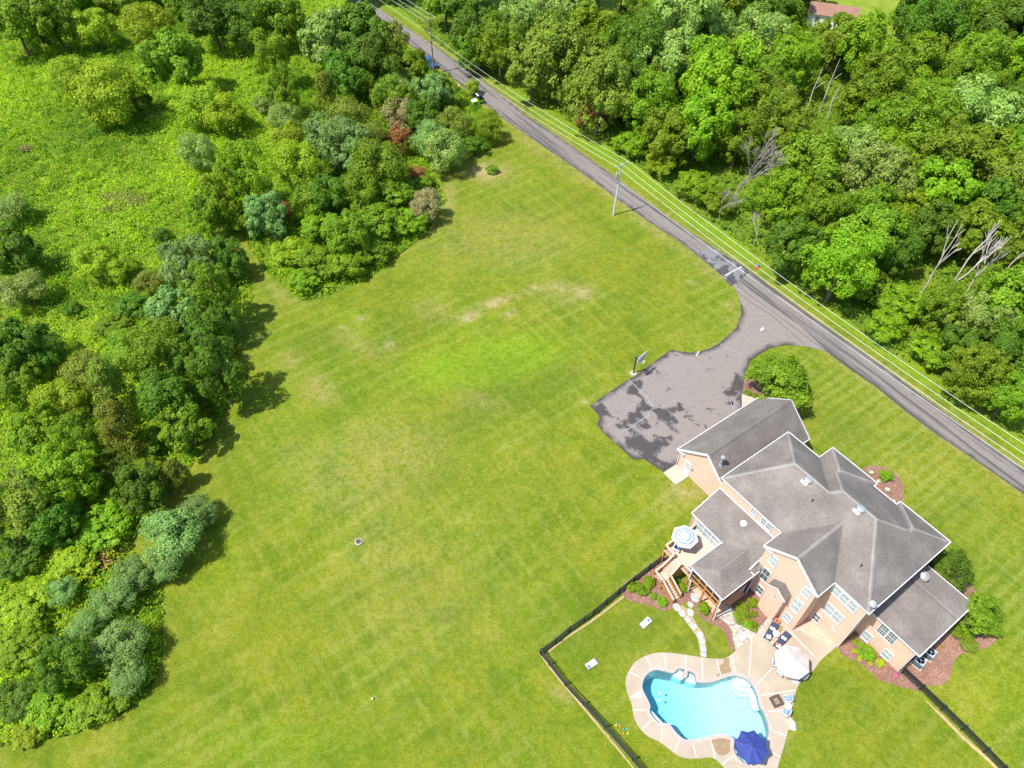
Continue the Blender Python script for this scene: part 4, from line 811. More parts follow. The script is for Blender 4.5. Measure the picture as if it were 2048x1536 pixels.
for (x, y, rz, lb) in ((1551,1327,R_(75),'white wicker chair with blue cushion, leftmost of those at the cream umbrella'),(1562,1345,R_(130),'white wicker chair with blue cushion, middle one in front of the cream umbrella'),(1580,1352,R_(165),'white wicker chair with blue cushion tucked under the cream umbrella nearest the lawn'),(1575,1398,R_(-85),'white wicker chair with blue cushion at the lawn edge, above the small round table'),(1571,1424,R_(-125),'white wicker chair with blue cushion below the small round table by the fire pit')):
    c0 = P(x, y, .5); armchair(lb, (c0[0], c0[1], c0[2]+.07), rz)
c0 = P(1606,1351,.5); armchair('grey patio chair behind the cream umbrella at the lawn edge', (c0[0], c0[1], .07), R_(225), 'grey_metal', 'grey_metal')
c0 = P(1589,1361); o = MB().prism([(-.3,-.25),(.28,-.3),(.34,.2),(-.2,.3)], 0, .12).obj('seat_pad', 'pillow_white', None, (c0[0], c0[1], .072)); tag(o, 'loose white seat pad lying on the patio near the chairs', 'cushion')
for (x, y, rz, lb) in ((1355,1096,R_(60),'blue deck chair with white frame beside the striped umbrella'),(1381.5,1138,R_(190),'blue deck chair at the corner of the porch roof')):
    c0 = W(x, y, DZ+.5); armchair(lb, (c0[0], c0[1], DZ), rz, 'blue_cloth', 'blue_cloth' if x > 1370 else 'white_paint', 'blue deck chairs')
def round_table(label, x, y, r, h, n=20):
    c0 = P(x, y, h); o = thing('side_table', label, 'table', (c0[0], c0[1], c0[2]+.07), 0, 'small round side tables')
    MB().lathe((0,0,h-.05), [(r*.96,0),(r,.015),(r,.035),(r*.97,.05)], n).obj('table_top', 'wicker_white', o); MB().lathe((0,0,0), [(r*.55,0),(r*.5,h*.5),(r*.62,h-.05)], 12).obj('base', 'wicker_white', o)
round_table('round beige side table between the two navy loungers', 1552.5,1267.5,.36,.45); round_table('round pale side table between the chairs by the fire pit', 1576.5,1412.5,.34,.42)
def lounger(label, p, q, towel):
    p = np.array(P(*p, .35)[:2]); q = np.array(P(*q, .35)[:2]); d = q-p; ln = np.linalg.norm(d); c0 = (p+q)/2; rz = math.atan2(d[1], d[0])
    o = thing('sun_lounger', label, 'sun lounger', (c0[0], c0[1], .07), rz, 'navy sun loungers by the house wall')
    h = ln/2; w_ = .66
    for y in (-w_/2, w_/2): MB().box((0,y,.26),(ln,.05,.06)).obj('side_rail', 'dark_metal', o)
    for x in (-h*.8,h*.75):
        for y in (-w_/2,w_/2): MB().box((x,y,.12),(.05,.05,.25)).obj('leg', 'dark_metal', o)
    MB().box((h*.28,0,.34),(ln*.68,w_,.1)).obj('mattress', 'navy_cloth', o)
    MB().box((-h*.66,0,.47),(ln*.36,w_,.1),0,0,.62).obj('backrest', 'navy_cloth', o)
    MB().box((-h*.30,0,.46),(.26,.5,.12),.1,0,.3).obj('pillow', 'pillow_white', o)
    tw = MB().box((h*.66,.06,.40),(.42,.42,.03),.3).obj('towel', towel[0], o); MB().box((h*.60,-.1,.425),(.22,.3,.03),.3).obj('towel_fold', towel[1], o)
lounger('navy sun lounger with white pillow beside the terracotta pot', (1550,1248), (1533,1279), ('towel_cream','pale_blue_cloth')); lounger('navy sun lounger with red towel nearest the cream umbrella', (1575,1268), (1551,1296), ('towel_cream','towel_red'))
c0 = P(1553.5,1243,.3); o = thing('plant_pot', 'round terracotta pot against the bay wall by the loungers', 'pot', (c0[0], c0[1], .07)); MB().lathe((0,0,0), [(.16,0),(.27,.3),(.31,.36),(.31,.42),(.25,.42),(.23,.36),(.02,.34)], 18).obj('pot', 'terracotta', o); MB().lathe((0,0,.33), [(.1,0),(.12,.04),(.02,.08)], 10).obj('soil', 'brown_iron', o)
c0 = P(*(1553,1402), .3); o = thing('fire_pit', 'square dark brown fire pit on the patio beside the pool', 'fire pit', (c0[0], c0[1], .07), R_(20))
for a, b in ((-.4,0),(.4,0)): MB().box((a,b,.24),(.2,1.0,.2)).obj('rim', 'brown_iron', o)
for b in (-.4,.4): MB().box((0,b,.238),(.6,.2,.2)).obj('rim', 'brown_iron', o)
MB().box((0,0,.14),(.62,.62,.06)).obj('ash_bed', 'ash', o)
for k, (a, b, r_) in enumerate(((-.05,.05,.6),(.1,-.08,2.0),(.0,.12,2.7))): MB().tube((a-.2*math.cos(r_),b-.2*math.sin(r_),.2+.03*k),(a+.2*math.cos(r_),b+.2*math.sin(r_),.22+.03*k),.05,.045,7).obj('log', 'pole_wood', o)
for a in (-.42,.42):
    for b in (-.42,.42): MB().box((a,b,.08),(.08,.08,.16)).obj('leg', 'brown_iron', o)
# cornhole boards
def board(label, p4, flag):
    q = [np.array(P(*c)[:2]) for c in p4]; c0 = sum(q)/4; d = q[1]-q[0]; rz = math.atan2(d[1], d[0])
    o = thing('cornhole_board', label, 'game board', (c0[0], c0[1], th(*c0)), rz, 'cornhole boards on the pool lawn')
    MB().box((0,0,.16),(1.22,.61,.04),0,0,-.12 if flag else -.12).obj('board_top', 'trim_white', o); MB().box((-.56,0,.06),(.06,.58,.12)).obj('frame', 'purple_paint', o); MB().box((.52,0,.10),(.06,.56,.22)).obj('leg', 'purple_paint', o)
    for y in (-.29,.29): MB().box((0,y,.115),(1.2,.03,.08),0,0,-.12).obj('frame', 'purple_paint', o)
    h = .16+.042; MB().lathe((.38,0,h+.028), [(.076,0),(.076,.008)], 16).obj('hole', 'dark_cloth', o)
    if flag:
        MB().box((.40,.13,h-.012+.035),(.36,.3,.012),0,0,-.12).obj('print', 'print_pale', o)
        for k in range(5): MB().box((-.15,-.22+.11*k,h-.008-.01),(.75,.025,.008),0,0,-.12).obj('stripe', 'print_pale', o)
    else:
        MB().box((.40,-.02,h-.012+.035),(.3,.3,.012),0,0,-.12).obj('print', 'print_pale', o)
board('white cornhole board lying nearer the stairs', cp(3, [(240,1380),(335,1300),(380,1350),(290,1430)]), False); board('white cornhole board with blue print nearer the fence corner', [(1196,1327.5),(1179,1339.5),(1170,1331.5),(1186,1318)], True)
for i, (x, y, k) in enumerate(((1235,1448,'blue'),(1232,1451,'yellow'),(1239,1451,'orange'),(1242,1456,'red'),(1247,1458,'blue'),(1254,1459,'green'),(1246.5,1467.5,'orange'),(1255.5,1467.5,'yellow'))):
    c0 = P(x, y); o = MB().lathe((0,0,0), [(.01,0),(.07,.025),(.09,.09),(.07,.155),(.01,.18)], 10).obj('toy_ball', 'toy_'+k, None, c0, True)
    tag(o, {0:'topmost blue ball',1:'yellow ball left of the blue ball',2:'upper orange ball',3:'red ball in the middle',4:'lower blue ball',5:'green ball nearest the pool deck',6:'lowest orange ball',7:'yellow ball lowest on the right'}[i]+' of the toys on the grass', 'ball', 'toy balls on the grass')
# air conditioners
def acunit(label, x, y, rz):
    c0 = P(x, y, .45); o = thing('air_conditioner', label, 'air conditioner', c0, rz, 'air conditioners beside the wing')
    MB().box((0,0,.04),(1.15,1.05,.08)).obj('pad', 'slab', o); MB().box((0,0,.5),(.95,.9,.84)).obj('body', 'ac_grey', o)
    for s_ in (-1,1): MB().box((s_*.478,0,.5),(.012,.8,.7)).obj('grille', 'ac_dark', o); MB().box((0,s_*.453,.5),(.85,.012,.7)).obj('grille', 'ac_dark', o)
    f = MB().lathe((0,0,.92), [(.38,0),(.38,.03),(.34,.03),(.33,.0)], 20).obj('fan_guard', 'ac_dark', o); MB().lathe((0,0,.93), [(.10,0),(.10,.05),(.02,.07)], 12).obj('fan_motor', 'trim_white', f)
    for k in range(4): MB().box((.2*math.cos(k*1.571+.4),.2*math.sin(k*1.571+.4),.935),(.3,.05,.012),k*1.571+.4).obj('blade', 'grey_metal', f)
acunit('grey air conditioner at the wing corner nearest the fence', 1838,1324, HA+.15); acunit('grey air conditioner tucked under the wing eave behind the other one', 1858,1307, HA+.15)

# ------------------------------------------------------------------ fences
def fence(name, label, tops, gates=(), h=1.25, mesh=True):
    pts = [P(x, y, h) for x, y in tops]; o = thing(name, label, 'fence', pts[0])
    rel = lambda q, z=0: (q[0]-pts[0][0], q[1]-pts[0][1], q[2]-pts[0][2]+z)
    for q in pts:
        pp_ = MB().bar(rel(q,-.2), rel(q,h+.08), .13).obj('post', 'fence_black', o); MB().box(rel(q,h+.10), (.16,.16,.04)).obj('post_cap', 'dark_metal', pp_)
    for i in range(len(pts)-1):
        a, b = pts[i], pts[i+1]; gt = i in gates
        for z in ((.20,.52,.85,1.17) if not gt else (.15,.65,1.18)):
            MB().bar(rel(a,z), rel(b,z), .05, .12).obj('rail', 'fence_black', o)
        m = MB(); ln = math.dist(a[:2], b[:2]); k = int(ln/(.34 if not gt else .12))
        for j in range(1, k):
            t_ = j/k; q = tuple(a[c]+(b[c]-a[c])*t_ for c in range(3)); m.bar(rel(q,.06), rel(q,1.2), .010 if not gt else .03)
        if k > 1: w_ = m.obj('wire_mesh' if not gt else 'gate_pickets', 'fence_black', o); w_['kind'] = 'stuff'
    return o
F0 = lambda x, y: (800+x/3.4133, 1000+y/3.4133)
f1 = [(1329,1108)]+[F0(*q) for q in ((1710,440),(1605,520),(1500,605),(1415,675),(1325,750),(1262,795),(1160,865),(1065,945),(960,1020))]
fence('garden_fence', 'black post and rail fence running from the deck to the lawn corner', f1, (5,))
f2 = [F0(960,1022), F0(1020,1095), F0(1130,1235), F0(1255,1370), F0(1405,1530), (1277,1536+30), (1330,1625), (1385,1690)]
fence('garden_fence', 'black post and rail fence along the left side of the pool lawn', [F0(968,1030)]+f2[1:5]+[(1268,1513),(1330,1590),(1390,1660)], (2,))
F5 = lambda x, y: (1748+x/5.12, 1236+y/5.12)
fence('garden_fence', 'black post and rail fence from the wing corner to the lower right', [F5(*q) for q in ((330,515),(520,690),(740,900),(955,1105),(1185,1335),(1360,1515),(1560,1720),(1760,1930))])
bed('bare_soil', PW(spline([(1338,1122),(1290,1158),(1235,1200),(1180,1242),(1130,1275),(1086,1311)], 3, False)+spline([(1088,1314),(1132,1278),(1182,1245.5),(1237,1203.5),(1292,1161.5),(1340,1125)], 3, False)), 'soil', .018)
bed('bare_soil', PW(spline([(1080,1306),(1110,1345),(1150,1392),(1190,1440),(1240,1500),(1275,1545)], 3, False)+spline([(1272,1545),(1236.5,1502),(1187,1443),(1147,1395),(1107,1347.5),(1078,1308)], 3, False)), 'soil', .018)
bed('bare_soil', PW([(1842,1392),(1885,1430),(1930,1475),(1975,1515),(2010,1550),(2003,1550),(1970,1518),(1925,1478),(1882,1434)]), 'soil', .018)

# ------------------------------------------------------------------ basketball hoop, poles and wires, roadside things
c0 = P(1267,746); hp = thing('basketball_hoop', 'basketball hoop with glass backboard beside the driveway', 'basketball hoop', c0, HA)
MB().lathe((0,0,-.05), [(.42,0),(.42,.1)], 16).obj('footing', 'slab', hp); MB().bar((0,0,0),(0,0,3.0),.15).obj('pole', 'dark_metal', hp)
for z0_, z1_ in ((2.85,3.5),(2.45,3.1)): MB().bar((0,0,z0_),(.75,0,z1_),.06,.08).obj('arm', 'dark_metal', hp)
MB().bar((-.5,0,2.7),(.2,0,2.9),.05).obj('crank_handle', 'dark_metal', hp)
bb = MB().lo(.78,.81,-.9,.9,2.9,3.95).obj('backboard', 'backboard_glass', hp)
m = MB()
for z in (2.88,3.95): m.lo(.765,.825,-.92,.92,z-.03,z+.03)
for y in (-.92,.92): m.lo(.766,.824,y-.03,y+.03,2.88,3.95)
m.obj('backboard_frame', 'trim_white', bb); m = MB()
for z in (3.1,3.5): m.lo(.772,.778+.036,-.3,.3,z-.025,z+.025)
m.obj('target_square', 'dark_metal', bb)
rim = [(1.05+.23*math.cos(k*math.pi/8), .23*math.sin(k*math.pi/8), 3.05) for k in range(17)]; rm = MB().path(rim, .02, 6).obj('rim', 'orange_rim', hp); MB().bar((.8,0,3.05),(.84,0,3.05),.1,.06).obj('rim_bracket', 'orange_rim', rm)
m = MB()
for k in range(12):
    an = k*math.pi/6; p0 = (1.05+.22*math.cos(an), .22*math.sin(an), 3.04)
    for s_ in (-1,1):
        a2 = an+s_*.26; p1 = (1.05+.15*math.cos(a2), .15*math.sin(a2), 2.75); p2 = (1.05+.12*math.cos(an), .12*math.sin(an), 2.55); m.bar(p0,p1,.022).bar(p1,p2,.022)
m.obj('net', 'net_white', rm)
hp.rotation_euler.z = HA+R_(12)

def upole(label, base, hgt, mat, arms, lean=(0,0)):
    o = thing('utility_pole', label, 'utility pole', base, 0, 'utility poles along the road')
    top = Vector((lean[0], lean[1], hgt)); MB().tube((0,0,-.5), top, .17, .11, 10).obj('pole', mat, o); ends = []
    for z, hw in arms:
        c_ = top*(z/hgt); MB().bar(c_-Vector((*AD,0))*hw, c_+Vector((*AD,0))*hw, .12, .14).obj('crossarm', mat if mat == 'pole_wood' else 'grey_metal', o); row = []
        for s_ in (-1,-.05,1):
            p = c_+Vector((*AD,0))*hw*s_*.95+Vector((0,0,.08)); MB().lathe(p, [(.04,0),(.07,.05),(.05,.12),(.07,.16),(.03,.22)], 8).obj('insulator', 'trim_white', o); row.append(Vector(base)+p+Vector((0,0,.22)))
        ends.append(row)
    return o, ends
b1, b2 = P(1226.5,430.5), P(868,147)
dv = np.array([b1[0]-b2[0], b1[1]-b2[1]]); dv /= np.linalg.norm(dv); AD = np.array([-dv[1], dv[0]])
if AD[0] < 0: AD = -AD
q_ = np.array(W(2046,897,10.2)); q_ = q_-np.array([b1[0]+.35, b1[1]+.2]); q_ /= np.linalg.norm(q_); b3 = (b1[0]+q_[0]*104, b1[1]+q_[1]*104); b3 = (*b3, th(*b3)); b0 = (b2[0]-dv[0]*58, b2[1]-dv[1]*58); b0 = (*b0, th(*b0))
p1_, e1 = upole('grey utility pole with transformer standing on the lawn beside the road', b1, 9.2, 'pole_grey', ((9.0,1.25),), (.35,.2))
p2_, e2 = upole('brown wooden utility pole with two crossarms at the top of the road', b2, 10.9, 'pole_wood', ((10.6,1.35),(6.6,1.35)))
p3_, e3 = upole('utility pole carrying the wires beyond the right edge', b3, 9.4, 'pole_wood', ((9.1,1.25),))
p0_, e0 = upole('utility pole carrying the wires beyond the top edge', b0, 10.9, 'pole_wood', ((10.6,1.35),(6.6,1.35)))
tr = MB().lathe((.28*AD[0]*-1-.0,.28*AD[1]*-1,6.9), [(.02,-.02),(.22,0),(.22,.85),(.18,.93),(.02,.96)], 14).obj('transformer', 'steel_blue', p1_); MB().tube((-.28*AD[0],-.28*AD[1],7.8),(-.28*AD[0],-.28*AD[1],8.05),.04,.04,6).obj('bushing', 'trim_white', tr)
def wire(a, b, sag, label, r=.02):
    a, b = Vector(a), Vector(b); n = 18; pts = []
    for i in range(n+1):
        t_ = i/n; q = a.lerp(b, t_); q.z -= sag*4*t_*(1-t_); pts.append(q-a)
    o = MB().path(pts, r, 5).obj('power_line', 'wire_metal', None, a); tag(o, label, 'power line', 'power lines along the road')
nm_ = ('nearest the lawn', 'in the middle of the three', 'nearest the wood')
for i in range(3):
    wire(e2[1][i], e1[0][i], .9, 'overhead wire between the two poles, '+nm_[i]); wire(e1[0][i], e3[0][i], 2.0, 'wire from the transformer pole to the right edge, '+nm_[i]); wire(e0[0][i], e2[0][i], .9, 'upper wire from the brown pole to the top edge, '+nm_[i])
wire(Vector(b1)+Vector((.25,.15,6.2)), Vector(b3)+Vector((0,0,6.6)), .8, 'lowest single wire from below the transformer along the road', .02); wire(e0[1][0], e2[1][0], .9, 'lower overhead wire from the brown pole to the top edge'); wire(e0[1][2], e2[1][2], .9, 'lower overhead wire on the wood side above the verge')
wire(Vector(b2)+Vector((0,0,9.6)), e2[1][2], .05, 'short jumper wire between the two crossarms of the brown pole', .02)

c0 = P(1514,537); o = thing('fire_hydrant', 'small red hydrant with blue cap on the verge across the road', 'hydrant', c0)
MB().lathe((0,0,-.05), [(.24,0),(.24,.1),(.17,.13),(.16,.62),(.2,.66),(.2,.7)], 14).obj('barrel', 'hydrant_red', o); MB().lathe((0,0,.65), [(.2,0),(.19,.1),(.12,.2),(.05,.24),(.05,.3)], 14).obj('bonnet', 'cap_blue', o)
for s_ in (-1,1): MB().tube((0,0,.5),(s_*.26,0,.5),.07,.08,8).obj('outlet', 'hydrant_red', o)
c0 = P(717,1084); o = thing('well_cover', 'round concrete septic cover with dark lid on the open lawn', 'cover', c0); MB().lathe((0,0,-.05), [(.42,0),(.42,.13),(.40,.15)], 20).obj('ring', 'flagstone', o); MB().lathe((0,0,.09), [(.29,0),(.29,.08),(.02,.10)], 18).obj('lid', 'brown_iron', o)
c0 = P(745,1399); o = MB().tube((0,0,-.1),(0,.0,.25),.06,.06,8).lathe((0,0,.22), [(.1,0),(.1,.06),(.02,.09)], 8).obj('vent_cap', 'trim_white', None, c0); tag(o, 'small white pipe cap sticking out of the lower lawn', 'pipe')
# blue flag by the garage eave
c0 = W(1465.5,826,3.6); o = thing('small_flag', 'small blue flag and white holder at the garage front', 'flag', (c0[0]-.1, c0[1]+.1, 4.6), HA); MB().bar((0,0,-.4),(-.6,0,.55),.03).obj('flag_pole', 'trim_white', o); MB().add([(-.3,0,.1),(-.6,0,.55),(-.55,.35,.35),(-.3,.3,-.05),(-.29,.01,.1),(-.59,.01,.55),(-.54,.36,.35),(-.29,.31,-.05)], [(0,1,2,3),(7,6,5,4),(0,4,5,1),(1,5,6,2),(2,6,7,3),(3,7,4,0)]).obj('cloth', 'navy_canopy', o)
# vehicles by the road
def wheels(o, xs, ys, r, w):
    for x in xs:
        for y in ys:
            t_ = MB().tube((x,y-w/2,r),(x,y+w/2,r),r,r,16).obj('wheel', 'tyre', o); MB().tube((x,y-w/2-.01,r),(x,y+w/2+.01,r),r*.55,r*.55,10).obj('rim', 'grey_metal', t_)
c0 = P(955.5,207); o = thing('utility_cart', 'lime green and white off-road cart parked by the roadside trees', 'cart', c0, R_(205))
wheels(o, (-.85,.85), (-.6,.6), .32, .25)
MB().add([(-1.25,-.62,.35),(1.2,-.55,.35),(1.2,.55,.35),(-1.25,.62,.35),(-1.25,-.62,.85),(.35,-.62,.8),(1.2,-.5,.75),(1.2,.5,.75),(.35,.62,.8),(-1.25,.62,.85)], [(3,2,1,0),(0,1,6,5,4),(1,2,7,6),(2,3,9,8,7),(3,0,4,9),(4,5,8,9),(5,6,7,8)]).obj('body', 'lime_paint', o)
MB().box((.8,0,.82),(.75,.85,.06),0,0,.1).obj('hood', 'cap_white', o); MB().box((-.25,0,.95),(.5,1.05,.25)).obj('seat', 'dark_cloth', o); MB().box((-.5,0,1.2),(.12,1.05,.5)).obj('backrest', 'dark_cloth', o)
m = MB()
for y in (-.58,.58): m.path([(.45,y,.8),(.15,y,1.75),(-.75,y,1.75),(-.95,y,.85)], .035, 6)
m.obj('roll_cage', 'dark_metal', o); MB().box((-.45,0,1.79),(.55,1.15,.04)).obj('roof', 'dark_metal', o); MB().box((.05,0,1.79),(.22,1.15,.04)).obj('roof_panel', 'cap_white', o); MB().box((-.98,0,.9),(.5,1.1,.1)).obj('cargo_bed', 'dark_metal', o)
c0 = P(861,131); o = thing('parked_car', 'dark blue car at the roadside behind the brown utility pole', 'car', c0, math.atan2(dv[1], dv[0]))
wheels(o, (-1.35,1.35), (-.75,.75), .33, .22)
MB().add([(-2.2,-.85,.35),(2.2,-.85,.35),(2.2,.85,.35),(-2.2,.85,.35),(-2.2,-.85,.85),(2.2,-.8,.75),(2.2,.8,.75),(-2.2,.85,.85),(1.0,-.84,.92),(1.0,.84,.92)], [(3,2,1,0),(0,1,5,8,4),(1,2,6,5),(2,3,7,9,6),(3,0,4,7),(4,8,9,7),(8,5,6,9)]).obj('body', 'car_blue', o)
MB().add([(-1.9,-.78,.86),(1.0,-.78,.9),(1.0,.78,.9),(-1.9,.78,.86),(-1.5,-.62,1.45),(.25,-.62,1.48),(.25,.62,1.48),(-1.5,.62,1.45)], [(0,1,5,4),(1,2,6,5),(2,3,7,6),(3,0,4,7)]).obj('windows', 'glass_car', o); MB().box((-.62,0,1.47),(1.8,1.26,.05)).obj('roof', 'car_blue', o)
for y in (-.6,.6): MB().box((2.19,y,.65),(.06,.3,.14)).obj('headlight', 'trim_white', o); MB().box((-2.19,y,.75),(.06,.3,.12)).obj('tail_light', 'hydrant_red', o)
# person
def skin(name, verts, edges, mat, parent, root=0, lv=2):
    me = bpy.data.meshes.new(name); me.from_pydata([v[:3] for v in verts], edges, []); me.materials.append(M[mat]); ob = link(name, me, parent)
    sm = ob.modifiers.new('skin', 'SKIN'); sm.use_smooth_shade = True
    for i, v in enumerate(verts): me.skin_vertices[0].data[i].radius = (v[3], v[3] if len(v) < 5 else v[4]); me.skin_vertices[0].data[i].use_root = (i == root)
    ss = ob.modifiers.new('sub', 'SUBSURF'); ss.levels = lv; ss.render_levels = lv; return ob
c0 = P(918,187); pe = thing('person', 'person in a teal top and white cap standing by the roadside trees', 'person', c0, R_(-60))
bv = [(0,0,.95,.15,.11),(0,0,1.15,.14,.10),(0,0,1.38,.16,.10),(0,0,1.50,.06),(0,.01,1.58,.055),(0,.02,1.66,.10),(0,.02,1.74,.075),
      (.17,0,1.42,.055),(.24,.02,1.15,.045),(.22,.14,.95,.035),(.22,.19,.88,.035),(-.17,0,1.42,.055),(-.25,.02,1.15,.045),(-.24,.12,.95,.035),(-.24,.17,.88,.035),
      (.09,0,.88,.095),(.11,.02,.5,.065),(.11,0,.1,.045),(.11,.13,.04,.04),(-.09,0,.88,.095),(-.11,.04,.5,.065),(-.12,-.02,.1,.045),(-.12,.11,.04,.04),(0,.11,1.65,.02)]
be = [(0,1),(1,2),(2,3),(3,4),(4,5),(5,6),(2,7),(7,8),(8,9),(9,10),(2,11),(11,12),(12,13),(13,14),(0,15),(15,16),(16,17),(17,18),(0,19),(19,20),(20,21),(21,22),(5,23)]
skin('body', bv, be, 'skin', pe)
skin('shirt', [(0,0,.98,.17,.13),(0,0,1.15,.16,.12),(0,0,1.40,.17,.115),(.17,0,1.42,.07),(.22,.01,1.22,.06),(-.17,0,1.42,.07),(-.23,.01,1.22,.06)], [(0,1),(1,2),(2,3),(3,4),(2,5),(5,6)], 'teal_cloth', pe)
skin('shorts', [(0,0,.96,.165,.125),(.09,0,.86,.11),(.11,.02,.5,.085),(-.09,0,.86,.11),(-.11,.04,.5,.085)], [(0,1),(1,2),(0,3),(3,4)], 'dark_cloth', pe)
MB().lathe((0,.02,1.69), [(.11,0),(.105,.06),(.06,.11),(.01,.125)], 12).box((0,.13,1.70),(.16,.12,.015)).obj('cap', 'cap_white', pe)
# house with a red-brown roof beyond the wood
c0 = P(1660,46); fh = thing('far_house', 'white building with red-brown roof in the clearing beyond the wood', 'house', c0, R_(-21))
MB().lo(-5.0,5.0,-2.4,2.4,-.3,2.4).obj('wall', 'far_wall', fh); MB().add([(-5.4,-2.8,2.4),(5.4,-2.8,2.4),(5.4,2.8,2.4),(-5.4,2.8,2.4),(-5.4,0,4.1),(5.4,0,4.1)], [(0,1,5,4),(2,3,4,5),(3,0,4),(1,2,5),(3,2,1,0)]).obj('roof', 'far_roof', fh)
for x in (-3,-.5,2): f = MB().box((x,-2.42,1.3),(1.1,.06,1.1)).obj('window', 'trim_white', fh); MB().box((x,-2.46,1.3),(.95,.04,.95)).obj('pane', 'glass_dark', f)
# ------------------------------------------------------------------ plants
rng = np.random.default_rng(11)
def leaf_mesh(name, pos, nor, size, lv, asp=.55):
    n = len(pos); nor = nor/np.linalg.norm(nor, axis=1)[:,None]
    r = rng.normal(size=(n,3)); u = np.cross(nor, r); u /= np.linalg.norm(u, axis=1)[:,None]; v = np.cross(nor, u)
    s = size[:,None]
    q = np.stack([pos+u*s, pos+v*s*asp+nor*s*.12, pos-u*s, pos-v*s*asp+nor*s*.12], axis=1).reshape(-1,3)
    me = bpy.data.meshes.new(name); me.vertices.add(4*n); me.vertices.foreach_set('co', q.astype(np.float32).ravel())
    me.loops.add(4*n); me.loops.foreach_set('vertex_index', np.arange(4*n, dtype=np.int32)); me.polygons.add(n)
    me.polygons.foreach_set('loop_start', np.arange(0, 4*n, 4, dtype=np.int32)); me.update(calc_edges=True)
    at = me.attributes.new('lv', 'FLOAT', 'FACE'); at.data.foreach_set('value', lv.astype(np.float32)); me.validate(); return me
def sph(n):
    k = rng.normal(size=(n,3)); return k/np.linalg.norm(k, axis=1)[:,None]
def crown(name, shape, ncl, nlf, ls, seed):
    """unit crown: radius about 1, z from -1 to 1; boughs, each made of tufts, each made of leaves"""
    global rng; rng = np.random.default_rng(seed)
    nb = max(9, ncl//6); i = np.arange(nb); ph = i*2.39996+rng.uniform(0,6); z = 1-2*(i+.5)/nb*(.84 if shape not in 'BS' else .74)
    rad = np.sqrt(np.clip(1-z*z, 0, 1)); d = np.stack([rad*np.cos(ph), rad*np.sin(ph), z], 1)+rng.normal(size=(nb,3))*.14; d /= np.linalg.norm(d, axis=1)[:,None]
    c = d*(.60+rng.normal(size=nb)*.07)[:,None]; br = rng.uniform(.30,.46,nb)*(.85 if shape == 'S' else 1)
    if shape == 'C':
        t = (1-np.clip(c[:,2]/.7, -1, 1))/2; w = .06+.60*t; hn = np.linalg.norm(c[:,:2], axis=1)+1e-6; c[:,:2] *= (w/hn*rng.uniform(.6,1,nb))[:,None]; c[:,2] *= 1.25; br *= .72
    if shape == 'T':
        hn = np.linalg.norm(c[:,:2], axis=1)+1e-6; c[:,:2] *= (np.clip(.30+.32*(1-((c[:,2]+.15)/.9)**2), .15, .62)/hn*rng.uniform(.7,1.1,nb))[:,None]; c[:,2] *= 1.15
    # tufts on the boughs
    nt = ncl*3; k = rng.integers(0, nb, nt); q = sph(nt)+d[k]*.6+np.array([0,0,.2]); q /= np.linalg.norm(q, axis=1)[:,None]
    tc = c[k]+q*(br[k]*rng.uniform(.55,1.0,nt))[:,None]*np.array([1.1,1.1,.85]); tr = rng.uniform(.09,.19,nt)*(1.5 if shape == 'A' else 1); td = q
    ni = nt//8; ci = sph(ni)*rng.uniform(.05,.4,(ni,1)); tc = np.concatenate([tc, ci]); tr = np.concatenate([tr, np.full(ni, .25)]); td = np.concatenate([td, sph(ni)])
    k = rng.integers(0, len(tc), nlf); q = sph(nlf)+td[k]*.5+np.array([0,0,.3]); q /= np.linalg.norm(q, axis=1)[:,None]
    fl = rng.uniform(.45,1.15,nlf)**(1 if shape == 'A' else .6)
    pos = tc[k]+q*(tr[k]*fl)[:,None]; nor = q*.6+td[k]*.35+sph(nlf)*.55+np.array([0,0,.30])
    clv = rng.uniform(0,1,len(tc)); lv = np.clip(.5*clv[k]+.5*rng.uniform(0,1,nlf), 0, 1)
    return leaf_mesh(name, pos, nor, rng.uniform(.65,1.35,nlf)*ls, lv, .5 if shape != 'A' else .42)
CR = {'R': [crown('crown_round', 'R', (78,60,96,70,54,84,66)[i], 13000, (.042,.050,.036,.045,.054,.038,.04)[i], 20+i) for i in range(7)], 'T': [crown('crown_tall', 'T', 60, 9000, .042, 40+i) for i in range(2)], 'C': [crown('crown_cone', 'C', 70, 9000, .036, 50+i) for i in range(2)],
      'A': [crown('crown_airy', 'A', 66, 10500, .046, 60+i) for i in range(3)], 'B': [crown('crown_bush', 'B', 66, 9000, .046, 70+i) for i in range(3)], 'S': [crown('crown_shrub', 'S', 90, 9000, .044, 80+i) for i in range(2)]}
for ms in CR.values():
    for me in ms: me.materials.append(M['leaf_mid'])
def limb_mesh(seed, depth, mat, spread=.75, n=5, up=.55, r0=.05, thin=.62):
    rd = random.Random(seed); m = MB()
    def grow(p, d, ln, r, k):
        q = p+d*ln; mid = p.lerp(q, .5)+Vector((rd.uniform(-1,1), rd.uniform(-1,1), 0))*ln*.06
        m.tube(p, mid, r, r*.86, n, False); m.tube(mid, q, r*.86, r*.70, n, False)
        if k == 0: return
        for j in range(rd.choice((2,3)) if k > 1 else 3):
            e = (d+Vector((rd.uniform(-1,1), rd.uniform(-1,1), rd.uniform(-.25,up)))*spread).normalized(); grow(q.lerp(p, rd.uniform(0,.35)), e, ln*rd.uniform(.6,.85), r*thin, k-1)
    grow(Vector((0,0,0)), Vector((0,0,1)), .34, r0, depth); me = m.mesh('limbs', mat); return me
TR = [limb_mesh(s_, 3, 'bark') for s_ in (1,2,3)]; DEAD = [limb_mesh(s_, 6, 'dead_grey', .75, 3, .6, .012, .72) for s_ in (11,12)]+[limb_mesh(s_, 3, 'dead_wood', .6, 6, .9, .014, .72) for s_ in (14,15,16)]
tid = [0]
